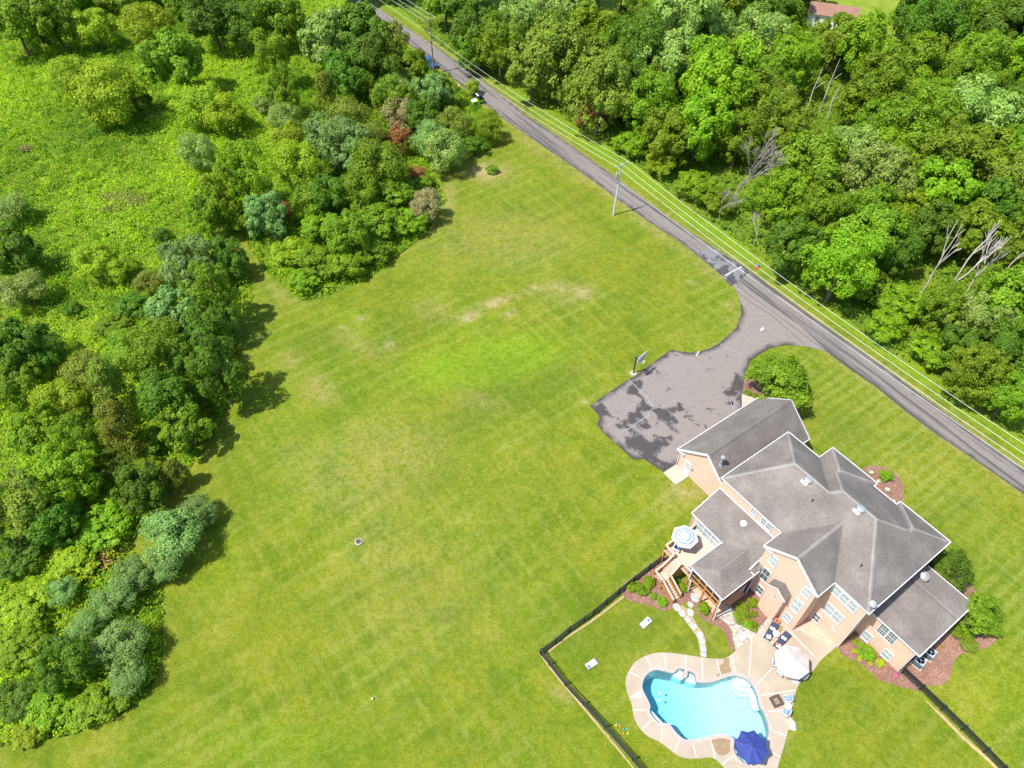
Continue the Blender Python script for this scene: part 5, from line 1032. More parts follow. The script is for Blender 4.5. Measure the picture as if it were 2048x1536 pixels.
def plant(x, y, z, Rm, Ht, shape, mat, label, cat='tree', group=None, name=None, frac=None):
    tid[0] += 1; i = tid[0]; rd = random.Random(i*7+3)
    o = thing(name or ('shrub' if cat == 'shrub' else 'tree'), label, cat, (x, y, z), rd.uniform(0, 6.28), group)
    lo = frac if frac is not None else {'R':.20,'T':.10,'C':.04,'A':.15,'B':.0,'S':.0}[shape]
    t = link('trunk', TR[i%3], o); t.scale = (Ht*(.5 if cat != 'shrub' else .4),)*2+(Ht*.85,)
    c = link('crown', CR[shape][i%len(CR[shape])], o); hz = Ht*(1-lo)/2; c.location = (0, 0, Ht*lo+hz*(.88 if lo else .84)); c.scale = (Rm*.94, Rm*.94, hz*.97); c.rotation_euler = (0, 0, rd.uniform(0,6.28))
    c.material_slots[0].link = 'OBJECT'; c.material_slots[0].material = M[mat]
    return o
PLACED = []
def tree(px, py, rp, shape, mat, label, hf=None, cat='tree', group=None, frac=None, name=None):
    """px, py: where the middle of the crown shows; rp its half width there"""
    hf = hf or {'R':2.3,'T':3.0,'C':2.9,'A':1.9,'B':1.5,'S':1.25}[shape]; zc = 3.0
    lo = frac if frac is not None else {'R':.20,'T':.10,'C':.04,'A':.15,'B':0,'S':0}[shape]
    for _ in range(6):
        x, y, z = P(px, py, zc); Rm = rp*depth_of(x, y, z+zc)/FPX; zc = Rm*hf*(lo+(1-lo)/2)
    PLACED.append((x, y, Rm)); return plant(x, y, z, Rm, Rm*hf, shape, mat, label, cat, group, name, frac)
D, Md, Li, Lt, Bl, Ol, Ru, Sw, Vi = 'leaf_dark','leaf_mid','leaf_lime','leaf_light','leaf_blue','leaf_olive','leaf_rust','leaf_straw','leaf_vivid'
GL, GM, GC = 'trees of the left tree line', 'trees in the upper left meadow', 'trees of the clump between lawn and road'
LEFT = [(345,1065,68,'A',Bl,'silvery blue-green tree standing out from the left tree line into the lawn'),(395,1025,42,'A',Bl,'slim silvery branch clump leaning towards the lawn beside the silvery tree'),(330,1125,42,'A',Bl,'low silvery bush at the foot of the silvery tree on the lawn edge'),
 (240,1285,60,'A',Bl,'largest silvery blue-green bush at the lower left lawn edge'),(222,1195,48,'A',Bl,'silvery green bush above the largest silvery bush at the lower left'),(258,1150,46,'A',Bl,'small silvery bush beside the pile of brown branches'),(125,1180,34,'A',Bl,'pale silvery bush left of the pile of brown branches'),(165,1255,40,'A',Bl,'greyish bush between the silvery bushes at the lower left'),(255,1350,45,'A',Bl,'low silvery bush at the bottom of the left tree line'),
 (285,975,58,'R',D,'dark round tree above the silvery tree on the left lawn edge'),(350,943,38,'C',Ol,'small olive cedar standing alone at the left lawn edge'),
 (130,940,72,'R',Vi,'bright sunlit green tree in the left thicket'),(40,1010,80,'R',Ol,'olive green tree at the left edge above the silvery bushes'),(110,1040,60,'R',D,'dark tree below the bright green tree in the left thicket'),(30,1110,60,'B',D,'dark shrubbery at the left edge below the olive tree'),(205,1050,66,'B',Vi,'vivid vine covered mound left of the silvery tree'),(150,1120,56,'B',Li,'lime green mound of vines at the lower left'),(60,1200,60,'B',Li,'lime green shrubs at the left edge beside the silvery bushes'),(40,1290,60,'B',Vi,'vivid green shrubs at the left edge below the lime shrubs'),(130,1320,62,'R',D,'dark tree in the lower left thicket'),(35,1395,56,'B',D,'dark shrub at the left edge near the bottom of the thicket'),(100,1410,56,'B',Vi,'green shrubs at the bottom of the left thicket'),(185,1405,58,'B',Vi,'bright shrubs next to the lawn at the bottom of the left thicket'),(245,1385,40,'B',Vi,'rounded bright shrub beside the lawn bottom corner of the thicket'),(55,1465,38,'B',Li,'lowest lime green shrubs of the left thicket'),
 (432,735,66,'T',D,'tall dark tree throwing the longest shadow onto the lawn'),(395,700,56,'R',D,'dark blue-green tree behind the tall dark tree at the lawn'),(340,790,66,'R',D,'dark green tree left of the tall dark tree'),(368,850,56,'R',Md,'mid green tree below the tall dark tree'),(310,700,72,'R',Md,'broad tree draped with vines left of the tall dark tree'),(255,690,50,'A',Md,'vine hung tree in the middle of the left line'),(215,770,66,'C',Ol,'brownish olive cedar in the left tree line'),(235,850,66,'C',Ol,'second brownish olive cedar below the first in the left line'),(165,740,52,'A',Ol,'greyish olive tree beside the cedars in the left line'),(120,800,56,'A',Li,'airy lime tree left of the cedars'),(70,860,56,'R',Vi,'bright leafy tree at the left below the airy lime tree'),(150,870,50,'R',Md,'mid green tree between cedars and bright tree'),(300,880,50,'B',Md,'shrubs at the lawn edge below the left tree line middle'),(230,920,48,'B',D,'dark shrubs below the cedars'),(290,930,36,'B',Vi,'vivid shrub just above the dark round tree'),
 (372,525,62,'R',Bl,'blue-green tree at the top of the left tree line'),(415,580,58,'T',Md,'sunlit mid green tree in front of the blue-green tree'),(350,620,62,'R',Bl,'bluish leafy tree at the middle of the upper left line'),(425,640,56,'R',D,'dark tree whose shadow reaches the lawn below the mown path'),(455,515,44,'R',D,'dark round tree beside the mown path'),(392,660,50,'R',D,'deep green tree between the two shadow casting trees'),(262,610,46,'B',D,'dark vine covered bush left of the bluish tree'),(225,650,42,'B',Md,'green vine bush at the meadow side of the line'),(300,560,34,'A',Ol,'thin olive tree at the meadow edge'),
 (30,690,66,'R',D,'large dark tree at the left edge half way down'),(85,700,46,'R',D,'dark tree reaching into the meadow at left'),(20,500,54,'R',D,'dark tree at the left edge below the grey-green tree'),(40,575,52,'A',Lt,'grey-green bush at the left edge of the meadow'),(20,412,42,'A',Lt,'pale grey tree at the left edge'),(30,770,50,'R',Md,'green tree at the left edge above the olive tree'),(142,616,24,'S',D,'small dark lone shrub in the meadow'),(190,520,52,'A',Li,'wispy lime green tree with bare forked trunk in the meadow'),(235,535,36,'A',Li,'wispy lime sapling beside the forked tree'),(320,468,24,'S',D,'small dark shrub near the top of the left line')]
UP = [(190,55,44,'A',Li,'lime green round tree at the top of the meadow'),(215,180,70,'A',Li,'wide yellow-green willow like tree in the upper meadow'),(150,150,45,'A',Li,'yellow-green bush left of the willow like tree'),(265,200,38,'B',D,'dark shrub at the right foot of the willow like tree'),(340,115,66,'R',Md,'tall vine clad tree in the upper meadow'),(300,50,50,'A',Li,'lime tree behind the vine clad tree'),(405,205,52,'A',Li,'wispy yellow-green tree right of the vine clad tree'),(450,225,44,'A',Li,'second wispy yellow-green tree near the vine clad tree'),(365,195,34,'A',Li,'small yellow-green sapling below the vine clad tree'),(25,40,60,'R',Md,'green tree in the top left corner'),(100,35,58,'R',Md,'second tree from the top left corner'),(420,30,60,'R',D,'dark tree at the top behind the vine clad tree'),(495,45,52,'R',D,'dark tree at the top left of the tall lime tree'),(560,30,55,'R',Md,'green tree at the top above the tall lime tree'),(610,45,40,'A',Li,'lime bush at the top by the pale clearing'),
 (545,110,42,'T',Vi,'tall narrow bright tree in the row of the upper meadow'),(565,175,38,'T',Md,'narrow green tree below the tall bright one'),(572,235,34,'A',Lt,'pale leaved slim tree below the narrow green tree'),(530,210,26,'A',Lt,'small grey-green bush left of the slim pale tree'),(650,180,36,'C',Ol,'brownish olive cedar in the upper clump'),(650,75,58,'R',Lt,'light green large tree near the top of the clump'),(715,60,62,'R',D,'large dark tree left of the road at the top'),(745,120,58,'R',D,'dark tree below the large dark tree by the road'),(690,145,52,'R',D,'dark tree behind the olive cedar'),(775,85,44,'R',Ol,'olive tree leaning over the road at the top'),(820,130,40,'R',Md,'green tree at the roadside near the blue car'),(795,170,34,'A',Lt,'pale leaved sapling near the blue car'),
 (483,345,56,'T',Vi,'bright large leaved poplar at the meadow end of the clump'),(442,392,52,'T',Vi,'second bright poplar lower left of the first'),(395,300,38,'A',Lt,'greyish green tree above the poplars'),(410,425,40,'T',Md,'poplar at the lower left of the poplar group'),(530,428,48,'R',Bl,'round blue-green tree at the end of the mown path'),(480,430,36,'R',Md,'green tree between the poplars and the round blue-green tree')]
CL = [(660,280,60,'R',Bl,'large blue-green tree in the middle of the clump'),(712,300,52,'R',Bl,'blue-green tree right of the largest one in the clump'),(600,330,52,'A',Li,'lime thicket at the meadow side of the clump'),(575,280,40,'A',Li,'yellow-green bush at the upper left of the clump'),(655,385,42,'R',D,'dark bluish tree with the hollow in the clump'),(760,335,58,'A',Md,'feathery green tree under the rust red one'),(803,275,24,'T',Ru,'rust red dead cedar in the clump'),(765,285,22,'A',Ru,'brown withered bush left of the rust red cedar'),(833,348,20,'A',Ru,'small reddish brown bush at the right of the clump'),(862,180,40,'R',Bl,'green tree left of the person by the road'),(884,178,32,'R',Md,'bright green tree just left of the person by the road'),(800,225,36,'A',Sw,'pale brown half dead tree in the clump'),(890,300,46,'A',Lt,'grey-green tree at the lawn corner of the clump'),(862,275,38,'A',Bl,'bluish bush behind the grey-green tree'),(975,252,32,'A',Vi,'vivid lime tree nearest the cart by the road'),(944,172,16,'A',Li,'small lime sapling overhanging the road edge'),(910,245,36,'A',Ol,'olive tree beside the vivid lime tree'),(945,290,30,'B',D,'dark shrub under the vivid lime tree'),(780,195,44,'R',Md,'green tree above the pale brown tree'),(845,225,40,'R',D,'dark tree between pale brown and blue-green trees'),(700,230,44,'A',Ol,'olive bush at the top of the clump'),(740,270,36,'A',Ol,'olive green sapling left of the brown withered bush'),(790,380,46,'B',Md,'green thicket below the feathery tree'),(850,410,34,'A',Sw,'greyish brush at the lawn edge of the clump'),(820,440,40,'B',Vi,'vivid undergrowth at the right lower edge of the clump'),(755,440,52,'B',Md,'green mound in the lower clump'),(690,465,52,'R',Md,'leafy sumac tree in the lower clump'),(640,450,44,'B',Vi,'bright thicket left of the sumac'),(690,525,46,'B',Vi,'bright mound at the lower tip of the clump'),(630,520,46,'B',Md,'green mound at the lower left of the clump'),(580,500,40,'B',Li,'yellow-green shrubs along the mown path'),(605,560,34,'B',Vi,'lowest shrub at the tip of the clump by the mown path'),(745,500,40,'B',Md,'shrub at the shaded lawn edge of the clump'),(560,420,24,'A',Ru,'small orange brown brush beside the round blue-green tree'),(845,365,26,'B',Md,'low shrub at the right end by the lawn'),(620,400,40,'A',Md,'green thicket behind the round blue-green tree'),(720,380,44,'A',Md,'soft green tree in the middle of the clump'),(985,337,14,'S',Md,'small lone shrub on bare earth near the lawn corner')]
for x, y, r, s_, m, lb in LEFT: tree(x, y, r*(.95 if s_ in 'RTC' else .9), s_, m, lb, {'R':2.35,'T':3.2,'B':1.0,'A':1.75}.get(s_), 'tree' if s_ in 'RTCA' and r > 40 else 'shrub', GL, .06 if s_ == 'R' else None)
for x, y, r, s_, m, lb in UP: tree(x, y, r, s_, m, lb, None, 'tree' if r > 30 else 'shrub', GM, .05 if s_ in 'RA' else None)
for x, y, r, s_, m, lb in CL: tree(x, y, r, s_, m, lb, {'R':2.3,'A':2.1,'B':1.25}.get(s_), 'tree' if s_ in 'RTCA' and r > 30 else 'shrub', GC, .06 if s_ in 'RA' else None)
# garden trees and shrubs
tree(1556,758,74,'S',Md,'dense round green tree between the driveway and the garage', 1.55, 'tree', None, .06)
tree(1902,1135,46,'S',D,'dark green bushy tree at the corner of the wing roof', 1.6, 'tree', None, .04)
tree(1963,1232,48,'R',Md,'bushy green tree beside the right side of the wing', 1.6, 'tree', None, .04); tree(1925,1262,22,'A',Md,'small feathery shrub in the mulch bed by the wing', 1.1, 'shrub'); tree(1940,1288,18,'A',Ol,'low yellowish shrub at the lower edge of the bushy tree', 1.0, 'shrub')
GS = [(1264,1172,15,Vi,'left of three rounded green shrubs beside the fence and stairs'),(1297,1163,16,Vi,'upper right of three rounded green shrubs by the stairs'),(1284,1180,14,Md,'front one of three rounded green shrubs by the stairs'),(1308,1192,9,Md,'smallest clipped shrub in the mulch left of the lower stairs'),(1326,1203,12,Vi,'clipped shrub beside the foot of the stairs'),(1365,1174,14,Vi,'rounded shrub between stairs and porch'),(1351,1158,11,D,'shaded shrub under the deck'),(1408,1217,16,Vi,'oval clipped hedge shrub along the porch pavers'),(1736,1305,19,'leaf_vivid','large bright green clipped shrub in the wing bed'),(1709,1302,7,'leaf_yellow','small yellow shrub left of the large bright shrub'),(1715,1285,8,'leaf_vivid','small lime shrub above the yellow one at the wing wall'),(1719,1316,6,'leaf_yellow','tiny yellow shrub below the large bright shrub'),(1741,1326,5,'leaf_yellow','smallest yellow shrub in the wing bed'),(1761,1326,11,'leaf_yellow','rounded golden shrub right of the large bright shrub'),(1791,1349,8,'petal_pink','magenta flowering shrub by the fence end'),(1773,951,17,'leaf_vivid','oval clipped hedge in the front bed'),(1743,944,6,'petal_white','white flowering plant nearest the bay in the front bed'),(1758,962,5,'petal_white','white flowering plant beside the oval hedge'),(1775,979,6,'petal_white','white flowering plant in the middle of the front bed'),(1789,1002,5,'petal_white','white flowering plant at the right end of the front bed'),(1497,785,8,Md,'small shrub at the garage corner by the driveway'),(1511,790,8,Md,'second small shrub at the garage corner'),
      (1486,1216,14,Vi,'shaded shrub by the porch in the bay bed'),(1505,1206,14,Vi,'tall bright shrub at the bay wall'),(1490,1231,12,Md,'flowering shrub in the middle of the bay bed'),(1508,1228,9,Md,'small shrub right of the flowering one in the bay bed'),(1482,1238,12,'leaf_vivid','lime shrub row, upper end, beside the gravel'),(1492,1245,12,'leaf_vivid','lime shrub row, middle one, beside the gravel'),(1504,1250,13,'leaf_vivid','lime shrub row, lower end, at the gravel corner'),(1473,1228,9,'leaf_vivid','lime shrub nearest the porch in the gravel corner row')]
for x, y, r, m, lb in GS:
    o = tree(x, y, r, 'S', m if not m.startswith('petal') else 'leaf_mid', lb, 1.15 if r > 9 else .95, 'shrub', None if m != 'petal_white' else 'white flowering plants in the front bed')
    if m.startswith('petal'):
        c_ = [q for q in o.children if q.name.startswith('crown')][0]; n = 160; q = sph(n); q[:,2] = np.abs(q[:,2]); mm = leaf_mesh('petals', q*np.array([1.0,1.0,.98])*rng.uniform(.8,1.02,(n,1)), q+sph(n)*.3, np.full(n,.13), rng.uniform(0,1,n), .8); mm.materials.append(M[m]); f_ = link('flowers', mm, o); f_.location = c_.location; f_.scale = c_.scale
c_ = P(1495,1228, .9); n = 26; mm = leaf_mesh('petals', rng.normal(size=(n,3))*np.array([.7,.7,.12]), np.array([[0,0,1.]]*n)+sph(n)*.4, np.full(n,.07), rng.uniform(0,1,n), .8); mm.materials.append(M['leaf_rust']); o = link('blossoms', mm, None, (c_[0], c_[1], .85)); tag(o, 'orange blossoms above the shrubs of the bay bed', 'flowers')

# wood to the right of the road: known trees first
GW = 'trees of the wood across the road'
WD = [(1200,180,62,'R',Ol,'olive tree with orange creeper at the wood edge'),(1185,225,34,'A',Ru,'orange creeper hanging on the wood edge tree'),(1120,105,66,'R',Ol,'broad olive green tree at the road end of the wood'),(1065,130,48,'R',Ol,'olive tree next to the road left of the broad olive one'),(1000,85,48,'R',Md,'green tree above the verge near the brown pole'),(955,60,50,'R',D,'dark green tree right of the brown pole'),(930,10,44,'R',D,'dark tree at the top beside the power lines'),(940,100,30,'R',Md,'small green tree at the verge right of the brown pole'),(1050,40,44,'R',Lt,'light green tree by the small pasture'),(1180,75,56,'R',Vi,'bright yellow-green tree behind the creeper tree'),(1130,20,54,'R',Lt,'silvery tree at the top of the wood'),(1275,95,64,'R',D,'dark green tree right of the creeper tree'),(1370,55,80,'R',Lt,'largest pale silver-green tree at the top of the wood'),(1330,120,58,'R',Lt,'pale green tree below the largest silvery one'),(1300,200,54,'R',Md,'green tree right of the creeper tree'),(1440,150,76,'R',Vi,'bright rounded tree in the centre of the wood'),(1400,240,60,'R',Vi,'bright tree below the rounded bright one'),(1340,260,50,'R',Md,'green tree at the wood edge above the wires'),(1520,75,54,'R',Lt,'pale leafy tree left of the red-brown roof'),(1555,30,40,'R',D,'dark tree beside the red-brown roof'),(1680,75,46,'R',Md,'green tree in front of the white building'),(1730,85,52,'R',Vi,'bright tree right of the white building'),(1590,120,50,'R',Vi,'yellow-green tree below the red-brown roof'),(1545,160,44,'R',Md,'green tree beside the gap with bare trunks'),(1590,485,52,'R',D,'dark blue-green tree at the verge of the wood'),(1685,525,66,'R',Vi,'bright green rounded tree at the verge of the wood'),(1590,260,50,'R',Md,'green tree below the gap with bare trunks'),(1620,330,66,'R',Md,'green tree in the middle of the wood'),(1750,350,64,'R',Lt,'silvery light green tree in the middle of the wood'),(1700,300,48,'R',Lt,'pale green tree above the silvery one'),(1750,170,60,'R',Md,'green tree below the bright tree by the building'),(1820,130,56,'R',Md,'green tree below the pines'),(1880,40,58,'R',D,'dark pine like tree at the top right'),(1840,20,44,'R',D,'dark pine at the top right beside the pasture'),(2010,60,60,'R',D,'dark tree in the top right corner'),(1960,120,54,'R',Md,'green tree below the top right corner'),(1960,640,50,'R',Lt,'light green tree below the bare white trunks'),(1890,610,44,'R',Md,'green tree in front of the bare white trunks'),(1800,600,48,'B',Vi,'bright bush at the verge left of the bare trunks'),(1740,570,44,'B',Md,'green bush right of the bright rounded verge tree'),(1775,645,40,'B',Vi,'bright verge bush below the bare trunks'),(1870,700,44,'B',Vi,'bright bush at the verge on the right'),(1960,740,54,'R',Md,'green tree at the right verge'),(2020,700,54,'R',D,'dark tree at the right edge of the wood'),(2020,790,46,'R',Md,'green tree at the right edge above the verge'),(1930,690,44,'R',D,'dark tree behind the right verge bushes'),(1800,500,42,'R',D,'dark tree behind the bright verge tree on the right'),(1860,455,48,'R',D,'dark tree rising behind the bare white trunks'),(1950,450,50,'R',Md,'green tree behind the right hand bare trunks'),(1480,270,44,'R',Md,'green tree above the grey dead tree'),(1540,390,44,'B',Md,'shrubs right of the grey dead tree'),(1390,370,40,'B',Vi,'vivid shrubs at the wood edge above the wires'),(1330,320,38,'B',Vi,'bright bramble bushes at the wood edge'),(1260,285,34,'B',Vi,'bramble bushes at the left end of the wood edge'),(1440,400,34,'B',Md,'bushes at the foot of the grey dead tree')]
for x, y, r, s_, m, lb in WD: tree(x, y, r*1.12, s_, m, lb, 2.6 if s_ == 'R' else 1.3, 'tree' if s_ in 'RA' else 'shrub', GW, .08 if s_ == 'R' else None)
# the rest of the wood, filled in behind and between
wood_px = [(815,-60),(870,55),(925,75),(1020,120),(1100,160),(1170,195),(1250,245),(1340,305),(1420,365),(1500,420),(1580,470),(1660,515),(1740,565),(1820,615),(1920,660),(2010,720),(2080,780),(2220,880),(2330,880),(2330,-60)]
wood = PW(wood_px); past = [PW([(1590,-70),(1640,5),(1610,50),(1700,100),(1770,110),(1800,140),(1845,110),(1850,20),(1960,-70)]), PW([(960,-40),(985,25),(1040,70),(1090,-40)]), PW([(1195,-40),(1200,35),(1225,65),(1260,-40)]), PW([(1590,150),(1640,200),(1720,270),(1760,280),(1700,200),(1640,140)])]
rg = np.random.default_rng(5); mats_ = [Md, Md, Vi, Md, Lt, Vi, Md, Ol, D, Md, Vi]
WORD = {Md:'mid green', Vi:'bright green', D:'dark green', Lt:'pale green', Ol:'olive green'}
def pix(x, y, z):
    dz = z-CAM_H; s, c = math.sin(PITCH), math.cos(PITCH); dp = y*c-dz*s; return 1024+FPX*x/dp, 768-FPX*(y*s+dz*c)/dp
LM = [('the creeper tree',1200,180),('the broad olive tree',1120,105),('the brown pole',868,90),('the largest silvery tree',1370,55),('the rounded bright tree in mid wood',1440,150),('the red-brown roof',1655,28),('the grey dead tree',1465,350),('the dark verge tree',1590,485),('the bright verge tree',1685,525),('the bare white trunks',1900,540),('the gap with thin trunks',1640,220),('the pines at top right',1880,45),('the silvery tree in mid wood',1750,350),('the right edge of the wood',2020,740),('the top right corner',2010,60),('the upper pasture',1030,20)]
USED = set()
PROT = [(1625,12,1690,34),(1012,0,1040,40),(1222,0,1240,30),(1600,175,1690,235),(1462,300,1490,400),(1725,20,1790,80),(1870,530,1950,545)]
def where(x, y, z, m, kind):
    a, b = pix(x, y, z)
    for nm, lx, ly in sorted(LM, key=lambda q: (q[1]-a)**2+(q[2]-b)**2)[:5]:
        dx, dy = a-lx, b-ly; d = math.hypot(dx, dy); far = 'close ' if d < 70 else '' if d < 150 else 'well '
        v = '' if abs(dy) < .4*abs(dx) else ('above' if dy < 0 else 'below'); h = '' if abs(dx) < .4*abs(dy) else ('left of' if dx < 0 else 'right of')
        pos = (v+' '+h) if v and h else (v or h); lb = '%s %s %s%s %s' % (WORD[m], kind, far, pos, nm)
        if lb not in USED: USED.add(lb); return lb, None
    return '%s tree of the dense wood across the road' % WORD[m], GW+', '+WORD[m]
wx = [p[0] for p in wood]; wy = [p[1] for p in wood]; pts = [(a, b, c*.85) for a, b, c in PLACED]; cnt = 0
for _ in range(12000):
    x = rg.uniform(min(wx), max(wx)); y = rg.uniform(min(wy), max(wy)); r = rg.uniform(4.0,6.6)
    a, b = pix(x, y, 10); rp_ = r*FPX/depth_of(x, y, 10)
    if any(x0-rp_ < a < x1+rp_ and y0-rp_*1.1 < b < y1+rp_*1.3 for x0, y0, x1, y1 in PROT): continue
    if a > 2140 or b < -60 or a < 0: continue
    if not inpoly(np.array([x]), np.array([y]), wood)[0] or any(inpoly(np.array([x]), np.array([y]), q)[0] for q in past): continue
    if any((x-e)**2+(y-f)**2 < (.62*(r+g_))**2 for e, f, g_ in pts): continue
    pts.append((x, y, r)); m = mats_[rg.integers(0,11)]; lb, gp_ = where(x, y, 10, m, 'tree')
    plant(x, y, th(x, y), r, r*rg.uniform(2.2,2.8), 'R', m, lb, 'tree', gp_ or GW, None, .10); cnt += 1
# and the belt of trees beyond the top of the meadow
LM = [('the top left corner',20,20),('the lime round tree at the top',190,55),('the vine clad tree',340,115),('the tall narrow bright tree',545,110),('the light green large tree',650,75)]
for _ in range(900):
    x = rg.uniform(-150, -20); y = rg.uniform(172, 205); r = rg.uniform(3.8,6)
    if any((x-a)**2+(y-b)**2 < (.70*(r+c))**2 for a, b, c in pts) or (y < 186 and x > -70): continue
    pr = P(640,5); a, b = pix(x, y, 9)
    if (x-pr[0])**2+(y-pr[1])**2 < 90 or a < -80 or b < -60: continue
    pts.append((x, y, r)); m = mats_[rg.integers(0,11)]; lb, gp_ = where(x, y, 8, m, 'meadow edge tree')
    plant(x, y, th(x, y), r, r*2.0, 'R', m, lb, 'tree', 'trees along the top of the meadow' if not gp_ else gp_, None, .05)
print('FILL', cnt, 'TREES', tid[0])
# dead trees and bare trunks
def dead(px, py, hpx, k, label, lean=(0,0), mat=None, wide=1.0):
    x, y, z = P(px, py); d_ = depth_of(x, y, z); Ht = hpx*d_/FPX/math.cos(PITCH)*.80
    o = thing('dead_tree', label, 'tree', (x, y, z), random.Random(px).uniform(0,6), 'bare dead trees'); c = link('branches', DEAD[k], o); c.scale = (Ht*wide*(.8 if k < 2 else .55),)*2+(Ht*.95,); c.rotation_euler = (lean[0], lean[1], 0)
dead(1466,425,175,0,'large grey dead tree with fine twigs beside the wires', (.0,.05), None, .9); dead(1437,440,70,1,'small grey dead bush at the verge below the dead tree', (0,0), None, 1.1); dead(1507,490,90,3,'bare forked snag on the verge left of the dark tree'); dead(1600,455,70,1,'grey twigs above the dark verge tree')
for x, y, h, k, lb, ln in ((1832,600,185,2,'bare white trunk leaning left, leftmost of the dead group',(.05,-.08)),(1885,612,225,3,'tallest bare white dead tree of the group on the right',(.04,.03)),(1925,600,190,4,'bare white dead tree in the middle of the group',(-.03,.05)),(1975,600,185,3,'bare white dead tree at the right of the group',(0,.06)),(1752,505,60,2,'thin bare snag behind the bright verge tree',(0,.1)),(1915,95,120,4,'tall pale pine trunk at the top right',(0,.3))): dead(x, y, h, k, lb, ln)
for i, (x, y, h) in enumerate(((1572,232,60),(1612,230,90),(1640,222,100),(1655,240,70),(1690,225,60),(1710,270,60),(1742,262,70),(1543,330,36))):
    c0 = P(x, y); Ht = h*depth_of(*c0)/FPX/.95; o = MB().tube((0,0,-.3),(Ht*.03*(i%3-1),Ht*.04,Ht*.5),.16,.11,6).tube((Ht*.03*(i%3-1),Ht*.04,Ht*.5),(Ht*.05,Ht*.03*(i%2),Ht),.11,.04,6).bar((Ht*.02,Ht*.04,Ht*.55),(Ht*.18,Ht*.02,Ht*.72),.06).obj('bare_trunk', 'dead_wood', None, c0)
    tag(o, ('leftmost','second','third','fourth','fifth','sixth','seventh','lone lower')[i]+' thin pale trunk in the gap of the wood', 'trunk', 'thin bare trunks in the gap of the wood')
# branch pile at the left
c0 = P(205,1122); o = thing('branch_pile', 'pile of cut brown branches beside the silvery bushes at left', 'branches', c0); rd = random.Random(2)
for k in range(26):
    a = rd.uniform(0,6.28); r_ = rd.uniform(0,1.2); x0, y0 = r_*math.cos(a), r_*math.sin(a); an = rd.uniform(0,3.14); l_ = rd.uniform(.6,1.6); MB().bar((x0-l_*math.cos(an)/2,y0-l_*math.sin(an)/2,.2+rd.uniform(0,.5)),(x0+l_*math.cos(an)/2,y0+l_*math.sin(an)/2,.25+rd.uniform(0,.6)),.05).obj('branch', 'dead_wood' if k%5 == 0 else 'terracotta', o)
n = 500; mm = leaf_mesh('dry_leaves', np.abs(rng.normal(size=(n,3)))*np.array([0,0,.3])+rng.normal(size=(n,3))*np.array([.9,.8,.05]), np.array([[0,0,1.]])+sph(n)*.8, np.full(n,.16), rng.uniform(0,1,n), .4); mm.materials.append(M['leaf_rust']); link('dry_leaves', mm, o)

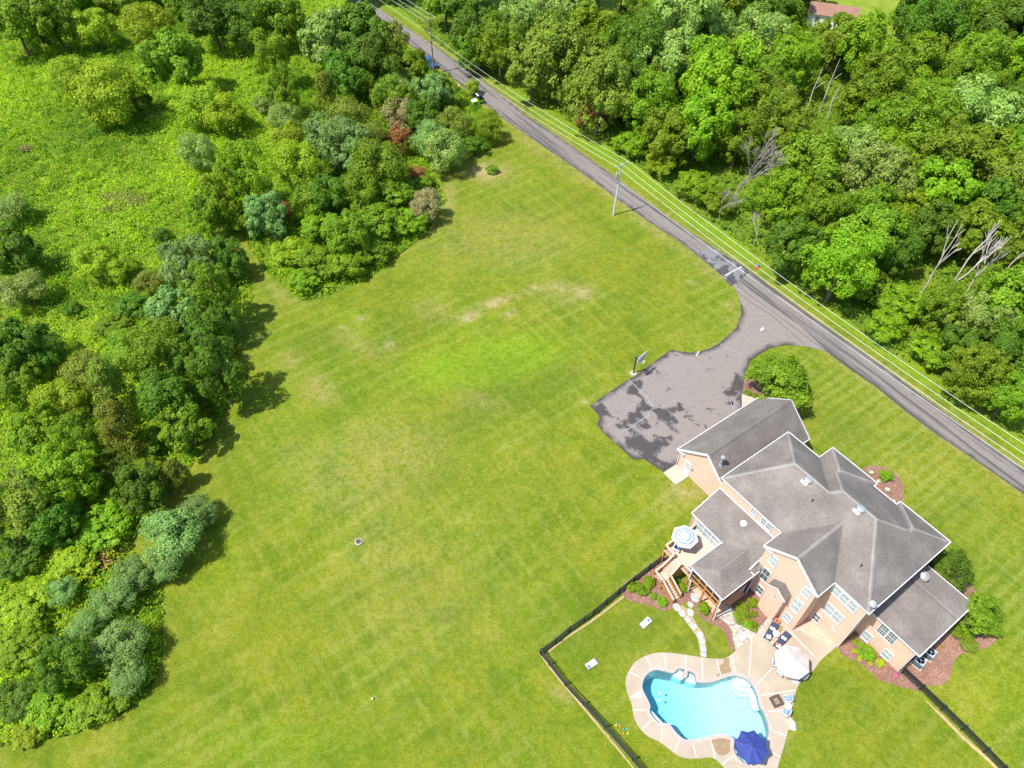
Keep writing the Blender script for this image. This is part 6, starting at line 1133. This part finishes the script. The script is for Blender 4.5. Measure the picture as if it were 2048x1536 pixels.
# weeds of the meadow and undergrowth of the wood: nobody could count them
def cover(name, label, cat, poly, n, mound, mat, hmax, size, seed, excl=()):
    global rng; rng = np.random.default_rng(seed); xs = np.array([p[0] for p in poly]); ys = np.array([p[1] for p in poly])
    def pts(n):
        x = rng.uniform(xs.min(), xs.max(), n); y = rng.uniform(ys.min(), ys.max(), n); k = inpoly(x, y, poly)
        for e in excl: k &= ~inpoly(x, y, e)
        return x[k], y[k]
    def tone(x, y): return np.sin(x*.11+1)+np.sin(y*.13+np.sin(x*.05)*2)+np.sin((x+y)*.23)*.7
    x, y = pts(n); h = hmax*.45*rng.uniform(.05,1,len(x))
    P_, N_, S_, V_ = [np.stack([x, y, terr(x,y)+h], 1)], [sph(len(x))*.9+np.array([-.1,-.05,.85])], [rng.uniform(.6,1.3,len(x))*size], [np.clip(.55+.17*tone(x,y)+rng.normal(size=len(x))*.2, 0, 1)]
    mx_, my_ = pts(mound); nl = 70; mr = rng.uniform(.3,1.1,len(mx_))**1.4*1.25*(1+1.2*(rng.uniform(0,1,len(mx_)) > .94))*(1+.35*np.sin(mx_*.3+np.sin(my_*.2)*2)); mh = mr*rng.uniform(.55,1.1,len(mx_))*hmax/.9; mv = np.clip(.5+.20*tone(mx_,my_)+rng.normal(size=len(mx_))*.26, 0, 1)
    k = np.repeat(np.arange(len(mx_)), nl); q = sph(len(k)); q[:,2] = np.abs(q[:,2]); f = rng.uniform(.7,1.08,len(k))
    px_ = mx_[k]+q[:,0]*mr[k]*f; py_ = my_[k]+q[:,1]*mr[k]*f; kk = inpoly(px_, py_, poly)
    pos = np.stack([px_, py_, terr(px_,py_)+q[:,2]*mh[k]*f], 1)
    P_.append(pos[kk]); N_.append((q*.7+sph(len(k))*.6+np.array([0,0,.35]))[kk]); S_.append((rng.uniform(.6,1.3,len(k))*size*.9)[kk]); V_.append(np.clip(mv[k]+rng.normal(size=len(k))*.15, 0, 1)[kk])
    me = leaf_mesh(name, np.concatenate(P_), np.concatenate(N_), np.concatenate(S_), np.concatenate(V_), .45); me.materials.append(M[mat]); o = link(name, me); tag(o, label, cat); o['kind'] = 'stuff'
mead = PW([(-120,-20)]+MEADOW_EDGE+[(-120,1505)])
cover('meadow_weeds', 'bright yellow-green weeds and brambles covering the meadow on the left', 'weeds', mead, 420000, 9000, 'weed', .8, .19, 3)
cover('undergrowth', 'green undergrowth covering the floor of the wood across the road', 'undergrowth', PW(WOOD_EDGE+[(2330,880),(2330,-60),(800,-60)]), 150000, 3000, 'understory', 1.2, .26, 4, past[:3])
for i, (x, y, rx, ry) in enumerate(((235,395,40,12),(265,405,30,10),(310,235,14,8),(150,150,14,8),(50,300,10,6),(215,420,16,8))):
    c0 = P(x, y); k_ = depth_of(*c0)/FPX; n = 500; q = rng.normal(size=(n,2))*np.array([rx*k_*.55, ry*k_*.9]); z_ = terr(c0[0]+q[:,0], c0[1]+q[:,1])-c0[2]+rng.uniform(.2,.55,n)
    mm = leaf_mesh('dead_stems', np.stack([q[:,0], q[:,1], z_], 1), np.array([[0,0,.8]])+sph(n), rng.uniform(.1,.24,n), rng.uniform(0,1,n), .25); mm.materials.append(M['leaf_straw']); o = link('dry_weeds', mm, None, c0); tag(o, ('long','right hand','topmost','upper left','small left edge','lower')[i]+' patch of straw coloured dead weeds in the meadow', 'weeds', 'dry patches in the meadow'); o['kind'] = 'stuff'
